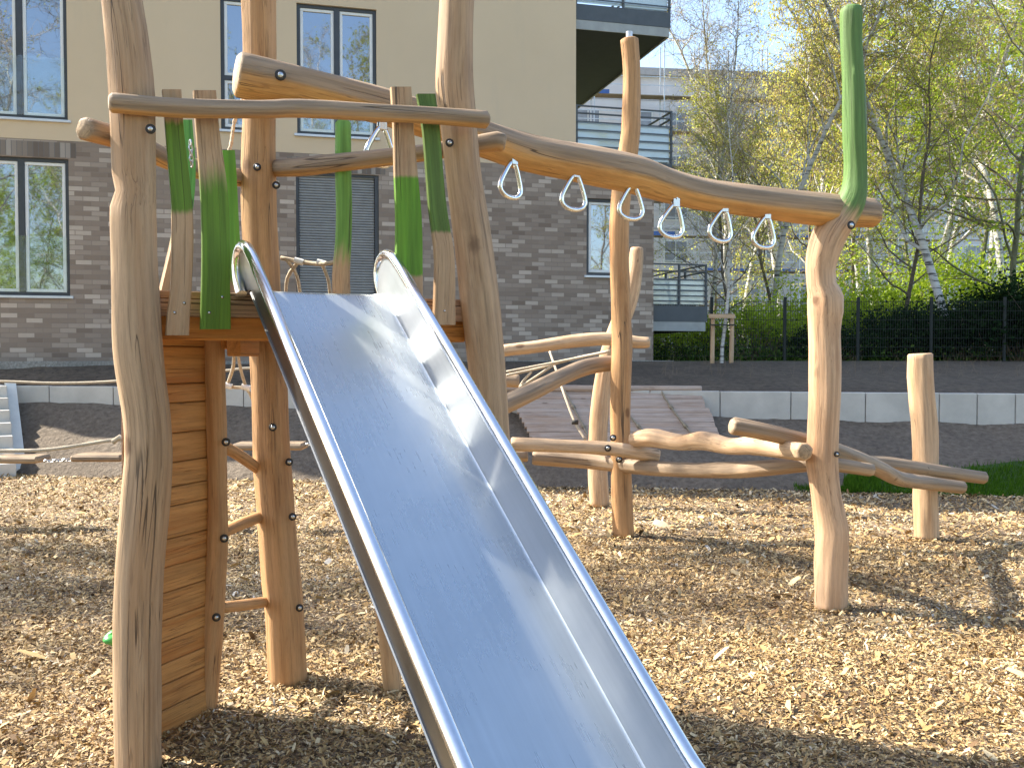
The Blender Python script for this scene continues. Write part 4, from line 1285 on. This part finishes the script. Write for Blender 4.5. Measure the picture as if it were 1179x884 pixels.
for f_, g_ in ((.3, .42), (.55, .82), (.80, 1.05)):
    mb = MB(); P = []
    for k in range(9):
        t = k / 8; q = tl.lerp(tr, f_ + (g_ - f_ - .12) * t ** 2).lerp(bl.lerp(br, f_ + (g_ - f_ - .12) * t ** 2), t * .95) + nrm * .07
        P.append(q)
    rope(mb, P, .013, twist=False)
    for k in (2, 4, 6): c = P[k]; mb.tube([c - dz.normalized() * .03, c + dz.normalized() * .03], .028, 7)
    mb.build('rope', ROPE_G, ramp, smooth=True)
rd = empty('red_pad', at(660, 543, 11.9), 'thin red strip lying on the ground left of the pale leaning post', 'strip')
mb = MB(); a, b = at(643, 545, 12.6), at(678, 544, 12.6); mb.seg_box(Vector((a.x, 12.3, .085)), Vector((b.x, 12.25, .085)), .03, .035, bev=.01); mb.build('strip', REDP, rd)

# ------------------------------------------------------------------ swinging step bridge at left
sb = empty('step_bridge', (-4, 9.2, 0), 'swinging bridge of short weathered boards on ropes and chains left of the tower', 'bridge')
def b_at(x0, x1, yc, D):
    a, b = at(x0, yc, D), at(x1, yc, D)
    mb = MB(); mb.seg_box(a, b, .15, .032, bev=.02); return mb.build('step', W_STEP, sb)
for x0, x1, yc in ((-75, -28, 531), (-5, 51, 528), (88, 146, 526), (182, 236, 522), (272, 352, 513), (385, 440, 505)):
    b_at(x0, x1, yc, 9.1)
mb = MB()
for (x0, y0, x1, y1) in ((-28, 531, -5, 530), (51, 531, 88, 529), (146, 528, 182, 524), (236, 521, 272, 516), (352, 512, 385, 508)):
    for dd in (-.1, .1): chain(mb, at(x0, y0, 9.1 + dd), at(x1, y1, 9.1 + dd), .05, .006)
mb.build('chain', CHAIN, sb)
mb = MB()
rope(mb, aa((-90, 519, 8.9), (0, 519, 8.9), (60, 517, 8.9), (143, 505, 8.9), (200, 506, 8.9)), .018, twist=False)
mb.tube(aa((130, 509, 8.88), (138, 503, 8.88), (144, 508, 8.88)), .026, 7)
mb.build('rope', ROPE, sb, smooth=True); mb = MB()
rope(mb, aa((-90, 438, 9.4), (0, 439, 9.4), (70, 441, 9.4), (145, 438, 9.4), (256, 427, 9.4), (300, 424, 9.4), (420, 430, 9.4)), .013, twist=False)
mb.build('rope', ROPE, sb, smooth=True)
log('end_post', ppts([(-110, 625, 9.2, .1), (-108, 400, 9.2, .1)]), [W_POST, END], sb)
log('end_post', ppts([(455, 600, 9.2, .1), (455, 425, 9.2, .1)]), [W_POST, END], sb)

# ------------------------------------------------------------------ fence
FD = 19.6
def fence_panel_pts(px): return at(px, 400, FD).x
fe = empty('mesh_fence', (fence_panel_pts(760), FD, 1.5), 'dark green wire mesh fence in front of the undergrowth', 'fence')
FENCE = simple('shade_darkened_fence_paint', (.006, .010, .009), .6)  # dark paint, blackened further to stand for deep shade
Xf = fence_panel_pts(735); i = 0
while Xf < 13.5:
    mb = MB(); mb.box((Xf, FD, 2.15), (.03, .02, .66), bev=.005); mb.build('fence_post', FENCE, fe)
    mb = MB()
    for k in range(7): mb.box((Xf + .75, FD - .03, 1.6 + k * .185), (.72, .004, .004))
    for k in range(29): mb.box((Xf + .05 + k * .05, FD - .037, 2.16), (.0028, .0028, .58))
    mb.build('mesh_panel', FENCE, fe)
    Xf += 1.5; i += 1
# tree stakes
ts = empty('tree_stake', (at(832, 420, 18).x, 18, 1.5), 'pale wooden stake frame supporting a young tree beside the lowest balcony', 'tree stake')
for px in (820, 842):
    log('stake', ppts([(px, 424, 18, .045), (px + 1, 366, 18, .042)]), [W_PALE, ENDP], ts, segs=10, step=.2)
mb = MB(); mb.seg_box(at(816, 364, 17.93), at(846, 364, 17.93), .02, .04); mb.build('crossbar', W_PALE, ts)
mb = MB(); mb.seg_box(at(818, 374, 17.93), at(846, 374, 17.93), .012, .012); mb.build('strap', RUBBER_SHADE, ts)

# ------------------------------------------------------------------ trees
def make_tree(seed, H, r0, style):
    rg = random.Random(seed)
    tb = MB(); cb = MB()
    leaves = []
    def branch(p, d, L, r, lev, up):
        n = {0: 14, 1: 8, 2: 5, 3: 4}[lev]
        pts = [p.copy()]; q = p.copy(); d = d.normalized()
        wob = {0: .09, 1: .20, 2: .28, 3: .32}[lev]
        for i in range(n):
            d = (d + Vector((rg.gauss(0, wob), rg.gauss(0, wob), rg.gauss(0, wob) + up))).normalized()
            q = q + d * (L / n); pts.append(q.copy())
        rs = [r * (1 - .85 * (i / n) ** (.9 if lev else .8)) for i in range(n + 1)]
        (tb if lev < 2 else cb).tube(pts, rs, (9, 6, 4, 3)[lev], 0, caps=False)
        if lev == 0:
            nb_ = style['nb']
            for k in range(nb_):
                f = style['lo'] + (1 - style['lo']) * (k + rg.random()) / nb_
                i = min(n - 1, int(f * n)); b = pts[i].lerp(pts[i + 1], f * n - i)
                a = rg.uniform(0, 6.283); el = style['el'] + rg.gauss(0, .2)
                dd = Vector((math.cos(a) * math.cos(el), math.sin(a) * math.cos(el), math.sin(el)))
                branch(b, dd, H * style['bl'] * (1.1 - f * .75) * rg.uniform(.7, 1.25), max(.012, rs[i] * .5), 1, style['up'])
        elif lev == 1:
            k_ = style['n2']
            for k in range(k_):
                f = .15 + .85 * (k + rg.random()) / k_
                i = min(n - 1, int(f * n)); b = pts[i].lerp(pts[i + 1], f * n - i)
                t = (pts[i + 1] - pts[i]).normalized()
                dd = (t + Vector((rg.gauss(0, .7), rg.gauss(0, .7), rg.gauss(.1, .5)))).normalized()
                branch(b, dd, L * rg.uniform(.25, .55), max(.007, rs[i] * .5), 2, style['up2'])
        elif lev == 2:
            k_ = style['n3']
            for k in range(k_):
                f = .1 + .9 * (k + rg.random()) / k_
                i = min(n - 1, int(f * n)); b = pts[i].lerp(pts[i + 1], f * n - i)
                t = (pts[i + 1] - pts[i]).normalized()
                dd = (t + Vector((rg.gauss(0, .8), rg.gauss(0, .8), rg.gauss(0, .6)))).normalized()
                branch(b, dd, style['tw'] * rg.uniform(.5, 1.3), .0055, 3, style['up3'])
        if lev >= 2:
            for i in range(1, n + 1):
                for _ in range(style['lf'] if lev == 3 else 1):
                    if rg.random() < style['lp']:
                        leaves.append(pts[i] + Vector((rg.gauss(0, .04), rg.gauss(0, .04), rg.gauss(0, .04))))
    branch(Vector((0, 0, -.2)), Vector((rg.gauss(0, .05), rg.gauss(0, .05), 1)), H, r0, 0, .03)
    ls = style['ls']
    V = []; Fq = []; cc = []
    for p in leaves:
        a = Vector((rg.gauss(0, 1), rg.gauss(0, 1), rg.gauss(0, 1))).normalized(); b = a.orthogonal().normalized()
        s = ls * rg.uniform(.5, 1.4); n0 = len(V)
        lng = style.get('long', 1)
        if lng > 1: a = Vector((rg.gauss(0, .15), rg.gauss(0, .15), -1)).normalized(); b = a.orthogonal().normalized()
        V += [p, p + a * s * .5 * lng + b * s * .38, p + a * s * lng, p + a * s * .5 * lng - b * s * .38]
        Fq.append((n0, n0 + 1, n0 + 2, n0 + 3)); c_ = min(1, max(0, rg.gauss(.5, .25))); cc += [c_] * 4
    if V: cb.add(V, Fq, 1, None, cc)
    return tb, cb
def std(**k):
    d = dict(nb=22, lo=.25, el=.75, bl=.34, up=.05, n2=9, up2=.0, n3=7, tw=.45, up3=-.05, lf=1, lp=.5, ls=.07)
    d.update(k); return d
styles = {
    'birch': (std(lp=.8, ls=.048, up3=-.22, tw=.75, long=1.3, el=.85, bl=.30, lf=1, n3=8), BIRCH, TWIG, L_YEL),
    'birch2': (std(lp=.85, ls=.065, up3=-.15, tw=.6, el=.9, bl=.30, lo=.18), BIRCH, TWIG, L_OLV),
    'bare': (std(lp=.16, ls=.05, el=.95, bl=.33, up3=.0, n3=7, tw=.55), BIRCH, TWIGP, L_OLV),
    'green': (std(lp=1, ls=.095, el=.6, bl=.36, lo=.15, nb=24), BARKG, TWIG, L_GRN),
    'olive': (std(lp=.9, ls=.075, el=.7, bl=.36, lo=.2, nb=24), BARK, TWIG, L_OLV),
}
protos = {}
def proto(style, H, r0, seed):
    key = (style, seed)
    if key not in protos:
        st_, bark, tw, lf = styles[style]
        tb, cb = make_tree(seed, H, r0, st_)
        e = empty('tree', (0, 0, 0))
        t = tb.build('trunk', bark, e, smooth=True); c = cb.build('crown', [tw, lf], e)
        protos[key] = [e, False, H]
    return protos[key]
def tree(name, style, seed, px, D, H, r0, label, group, base=1.5, rz=0.0, lean=(0, 0), X=None):
    pr_ = proto(style, 12.0, .095, seed)
    if not pr_[1]: e = pr_[0]; pr_[1] = True
    else: e = copy_tree(pr_[0])
    e.name = name
    x = at(px, 400, D).x if X is None else X
    s = H / 12.0
    e.location = (x, D, base); e.rotation_euler = (lean[0], lean[1], rz); e.scale = (s, s, s)
    tag(e, label, 'tree', group)
    return e
TB = 'trees beyond the fence'
tree('birch_tree', 'bare', 1, 812, 24, 9.6, 0, 'nearly bare pale birch nearest the balconies', TB, rz=.5)
tree('birch_tree', 'birch', 2, 886, 23, 11.5, 0, 'slender white trunked birch with yellow catkins left of the crooked green tipped post', TB, rz=1.0)
tree('birch_tree', 'birch', 2, 952, 29, 15, 0, 'yellowish birch standing behind the crooked green tipped post', TB, rz=3.2)
tree('birch_tree', 'birch2', 3, 1100, 21, 14, 0, 'tall forked white birch above the short pale post', TB, rz=0.3)
tree('birch_tree', 'birch', 4, 1010, 26, 14.5, 0, 'birch with yellow hanging catkins right of the green tipped post', TB, rz=2.2)
tree('birch_tree', 'bare', 1, 845, 34, 13.5, 0, 'pale bare birch far back in front of the long block', TB, rz=3.6)
tree('birch_tree', 'birch2', 3, 925, 36, 14.5, 0, 'distant olive tinged birch left of the green tipped post', TB, rz=4.0)
tree('birch_tree', 'bare', 5, 1052, 30, 17, 0, 'bare multi branched birch behind the tall forked one', TB, rz=1.4)
tree('broadleaf_tree', 'green', 6, 1160, 22, 11, 0, 'fresh green broadleaf tree at the right edge', TB, rz=.3)
tree('broadleaf_tree', 'green', 6, 1120, 31, 12, 0, 'fresh green tree behind the tall forked birch', TB, rz=2.5)
tree('broadleaf_tree', 'olive', 7, 1195, 26, 15, 0, 'tall olive leaved tree mostly beyond the right edge', TB, rz=1.0)
tree('broadleaf_tree', 'olive', 7, 985, 33, 10.5, 0, 'low spreading olive tree right behind the crooked post', TB, rz=2.0)
tree('broadleaf_tree', 'olive', 8, 1030, 22.5, 8.0, 0, 'small dark stemmed tree with thin olive leaves near the fence', TB, rz=4.0)
tree('broadleaf_tree', 'olive', 8, 905, 24.5, 7.5, 0, 'small brown stemmed tree behind the fence left of the crooked post', TB, rz=2.0)
tree('broadleaf_tree', 'olive', 8, 850, 21, 6.0, 0, 'small leafing tree right behind the staked young tree', TB, rz=1.0)
tree('young_tree', 'bare', 1, 831, 18.05, 5.0, 0, 'thin young tree tied to the wooden stakes', TB, rz=1.0)
for i, (st_, sd_, px, D, h, rz, lb_) in enumerate([('birch', 4, 905, 32, 15, .7, 'yellow catkin birch some way behind the rings'), ('birch', 2, 860, 40, 15, 2.6, 'far yellow birch above the staked young tree'),
        ('olive', 7, 820, 36, 10, 5.0, 'low olive tree far behind the lowest balcony'), ('birch', 4, 1075, 38, 18, 4.4, 'far tall yellow birch seen left of the forked birch'), ('birch2', 3, 1140, 34, 18, 5.5, 'far tall olive birch right of the forked birch'),
        ('green', 6, 1060, 27, 9, 5.2, 'mid height fresh green tree between the birches'), ('birch', 2, 985, 40, 19, 5.8, 'tallest far birch directly behind the green tip'), ('olive', 7, 930, 27, 8.5, 3.9, 'low olive tree behind the last ring'),
        ('green', 6, 1185, 33, 15, 1.9, 'tall fresh green tree far back at the right edge'), ('birch', 4, 1165, 27, 16, .4, 'yellow birch near the right edge')]):
    tree('birch_tree' if 'birch' in st_ else 'broadleaf_tree', st_, sd_, px, D, h, 0, lb_, TB, rz=rz)
# trees across the path and behind the camera: they shade the chips and stand in the window panes
TS = 'trees round the playground outside the picture'
for i, (x, y, s, sd_, h, rz) in enumerate([(-11.5, 7.2, 'bare', 5, 14, .3), (-15.5, 11.0, 'olive', 7, 15, 1.2), (-10.5, 9.6, 'bare', 1, 13, 2.2), (-10.5, 5.6, 'bare', 5, 13, 1.0),
                                           (-9, -16, 'green', 6, 11, .2), (-4, -20, 'olive', 7, 15, 1.7), (2, -14, 'bare', 1, 13, 1), (8, -18, 'birch', 2, 15, 2.0), (14, -14, 'olive', 8, 13, .5),
                                           (-14, -22, 'green', 6, 13, 3.0), (11, -26, 'green', 6, 12, 4.0), (-1, -28, 'green', 6, 12, 5.0), (20, -20, 'bare', 5, 15, 2.0), (-6, -13, 'bare', 5, 17, 2.0), (-6.5, -18, 'green', 6, 12, 0.9), (5, -22, 'green', 6, 12, 2.9), (-3, -24, 'green', 6, 12, 4.4), (-7.5, -11, 'green', 6, 9, 5.4), (-2, -10.5, 'green', 6, 8.5, 2.2), (4, -12, 'bare', 5, 16, 3.2), (7, -13, 'green', 6, 9.5, 1.1), (-3.5, -15, 'bare', 1, 18, 4.2), (6, -15, 'birch2', 3, 19, 0.4), (10, -17, 'olive', 7, 19, 2.0), (2, -19, 'olive', 8, 18, 2.9), (19, -5, 'bare', 5, 12, 1.1), (23, -9, 'green', 6, 12, 2.1), (-9, 5.0, 'bare', 1, 12, 0.4), (16.5, -2.5, 'olive', 7, 13, 3.3), (-13.5, 8.6, 'birch2', 3, 15, 4.4), (-12.0, 4.4, 'birch2', 3, 14, 2.6)]):
    spots = ['left of the chips beyond the bridge', 'far left by the stairs', 'left behind the step bridge', 'left of the tower near the camera', 'green, behind the viewer at left', 'tall olive, behind the viewer',
             'bare, close behind the viewer', 'yellow birch behind the viewer at right', 'olive, behind the viewer at far right', 'green, far behind at left', 'green, far behind at right', 'green, far behind the viewer',
             'bare, far right behind the viewer', 'tall and bare, behind the viewer at left', 'green, behind the viewer at left by the tall bare one', 'green, behind the viewer at right', 'green, far behind the viewer, centre', 'small green, nearest behind the viewer at left', 'small green, nearest behind the viewer', 'tall bare, behind the viewer right of centre', 'small green, behind the viewer at right', 'tallest bare one behind the viewer', 'tall olive birch behind the viewer at right', 'tallest olive behind the viewer at right', 'olive, far behind the viewer in the middle', 'bare, far out to the right', 'green, farthest out to the right', 'bare, nearest at left of the tower', 'olive, to the right of the viewer', 'white trunked, far left behind the bridge', 'white trunked, left of the viewer']
    tree('tree', s, sd_, 0, y, h, 0, 'tree ' + spots[i], TS, base=0, rz=rz, X=x)

# bushes
def bush(px, D, w, h, mat, n, ls, label, seed, dark=False, base=1.5):
    rg = random.Random(seed)
    x = at(px, 400, D).x
    e = empty('bush', (x, D, base), label, 'bush', 'bushes beyond the fence')
    mb = MB()
    tips = []
    for k in range(46):
        a = rg.uniform(0, 6.283); rr = rg.random() ** .5
        tip = Vector((math.cos(a) * rr * w, math.sin(a) * rr * w * .7, h * rg.uniform(.45, 1.0) * (1 - .45 * rr * rr)))
        b0 = Vector((tip.x * .25, tip.y * .25, -.1)); m_ = b0.lerp(tip, .5) + Vector((rg.gauss(0, .1), rg.gauss(0, .1), .1))
        mb.tube([b0 + e.location, m_ + e.location, tip + e.location], [.018, .011, .004], 4); tips.append((b0, m_, tip))
    mb.build('stems', TWIG, e)
    mb = MB(); V = []; Fq = []; cc = []
    clumps = []
    for b0, m_, tip in tips:
        for t in (.35, .6, .85, 1.0): clumps.append((m_.lerp(tip, t) if t > .3 else m_, rg.uniform(.10, .24) * (w ** .3), rg.random()))
    for k in range(n):
        c0, cr_, cv = clumps[rg.randrange(len(clumps))]
        p = c0 + Vector((rg.gauss(0, cr_), rg.gauss(0, cr_), rg.gauss(0, cr_ * .8))) + e.location
        if p.z < base: continue
        a = Vector((rg.gauss(0, 1), rg.gauss(0, 1), rg.gauss(0, 1))).normalized(); b = a.orthogonal().normalized(); s = ls * rg.uniform(.5, 1.4); n0 = len(V)
        V += [p, p + a * s * .5 + b * s * .4, p + a * s, p + a * s * .5 - b * s * .4]; Fq.append((n0, n0 + 1, n0 + 2, n0 + 3)); c_ = min(1, max(0, rg.gauss(.3 + .4 * cv, .15))); cc += [c_] * 4
    mb.add(V, Fq, 0, None, cc); mb.build('foliage', mat, e)
bush(1120, 20.8, 1.5, 1.5, L_DRK, 16000, .075, 'dark evergreen bush right of the short pale post', 1)
bush(1180, 20.4, 1.4, 1.9, L_DRK, 14000, .075, 'dark evergreen bush at the right edge', 2)
bush(1040, 21.2, 1.2, 1.2, L_DRK, 9000, .07, 'low dark bush left of the short pale post', 3)
bush(920, 22.5, 1.5, 2.0, L_GRN, 6500, .07, 'yellow green bush left of the crooked post', 4)
bush(1000, 23.5, 1.6, 2.3, L_GRN, 9000, .07, 'yellow green bush right of the crooked post', 5)
bush(1085, 24.5, 1.9, 3.0, L_GRN, 8000, .075, 'light green bush between the birch trunks', 6)
bush(870, 21.5, 1.2, 1.5, L_GRN, 4500, .065, 'yellow green bush by the staked tree', 7)
bush(790, 22.5, 1.4, 1.1, L_GRN, 5000, .065, 'low green bush under the lowest balcony', 8)
bush(1150, 24.5, 2.0, 3.2, L_GRN, 6000, .08, 'tall light green bush behind the dark evergreens', 9)
bush(960, 20.8, 1.1, .8, L_DRK, 5000, .06, 'low dark undergrowth behind the crooked post', 10)
# ivy and undergrowth
mb = MB(); V = []; Fq = []; cc = []
for k in range(26000):
    y = rng.uniform(19.9, 29); x = rng.uniform(2.6, .56 * y + 2)
    z = 1.5 + abs(rng.gauss(0, .22)) * (1 + .6 * noise.noise((x, y, 0)))
    a = Vector((rng.gauss(0, 1), rng.gauss(0, 1), rng.gauss(0, 1))).normalized(); b = a.orthogonal().normalized(); s = .07 * rng.uniform(.5, 1.4); n0 = len(V)
    p = Vector((x, y, z)); V += [p, p + a * s * .5 + b * s * .4, p + a * s, p + a * s * .5 - b * s * .4]; Fq.append((n0, n0 + 1, n0 + 2, n0 + 3)); cc += [rng.random()] * 4
mb.add(V, Fq, 0, None, cc)
tag(mb.build('undergrowth', leaf('ivy_leaf', [(0, (.02, .05, .01)), (.6, (.06, .11, .02)), (1, (.13, .2, .04))], .3), kind='stuff'), 'low leafy undergrowth behind the wire fence', 'undergrowth')
# dry weeds along the bank
mb = MB()
for k in range(260):
    X = rng.uniform(2.5, 11) if k > 60 else rng.uniform(-9, 3); t = rng.uniform(.3, 1.1)
    y0 = yw(X) + .1; y1 = 15.9 + (X + 8) * .21
    p = Vector((X, y0 + (y1 - y0) * t, 1.15 + .3 * min(1, t)))
    h = rng.uniform(.08, .3); q = p + Vector((rng.gauss(0, .06), rng.gauss(0, .05), h))
    mb.tube([p, p.lerp(q, .5) + Vector((rng.gauss(0, .02), 0, 0)), q], [.0025, .002, .001], 3)
tag(mb.build('dry_weeds', TWIG, kind='stuff'), 'thin dry weed stalks on the mulch bank', 'weeds')
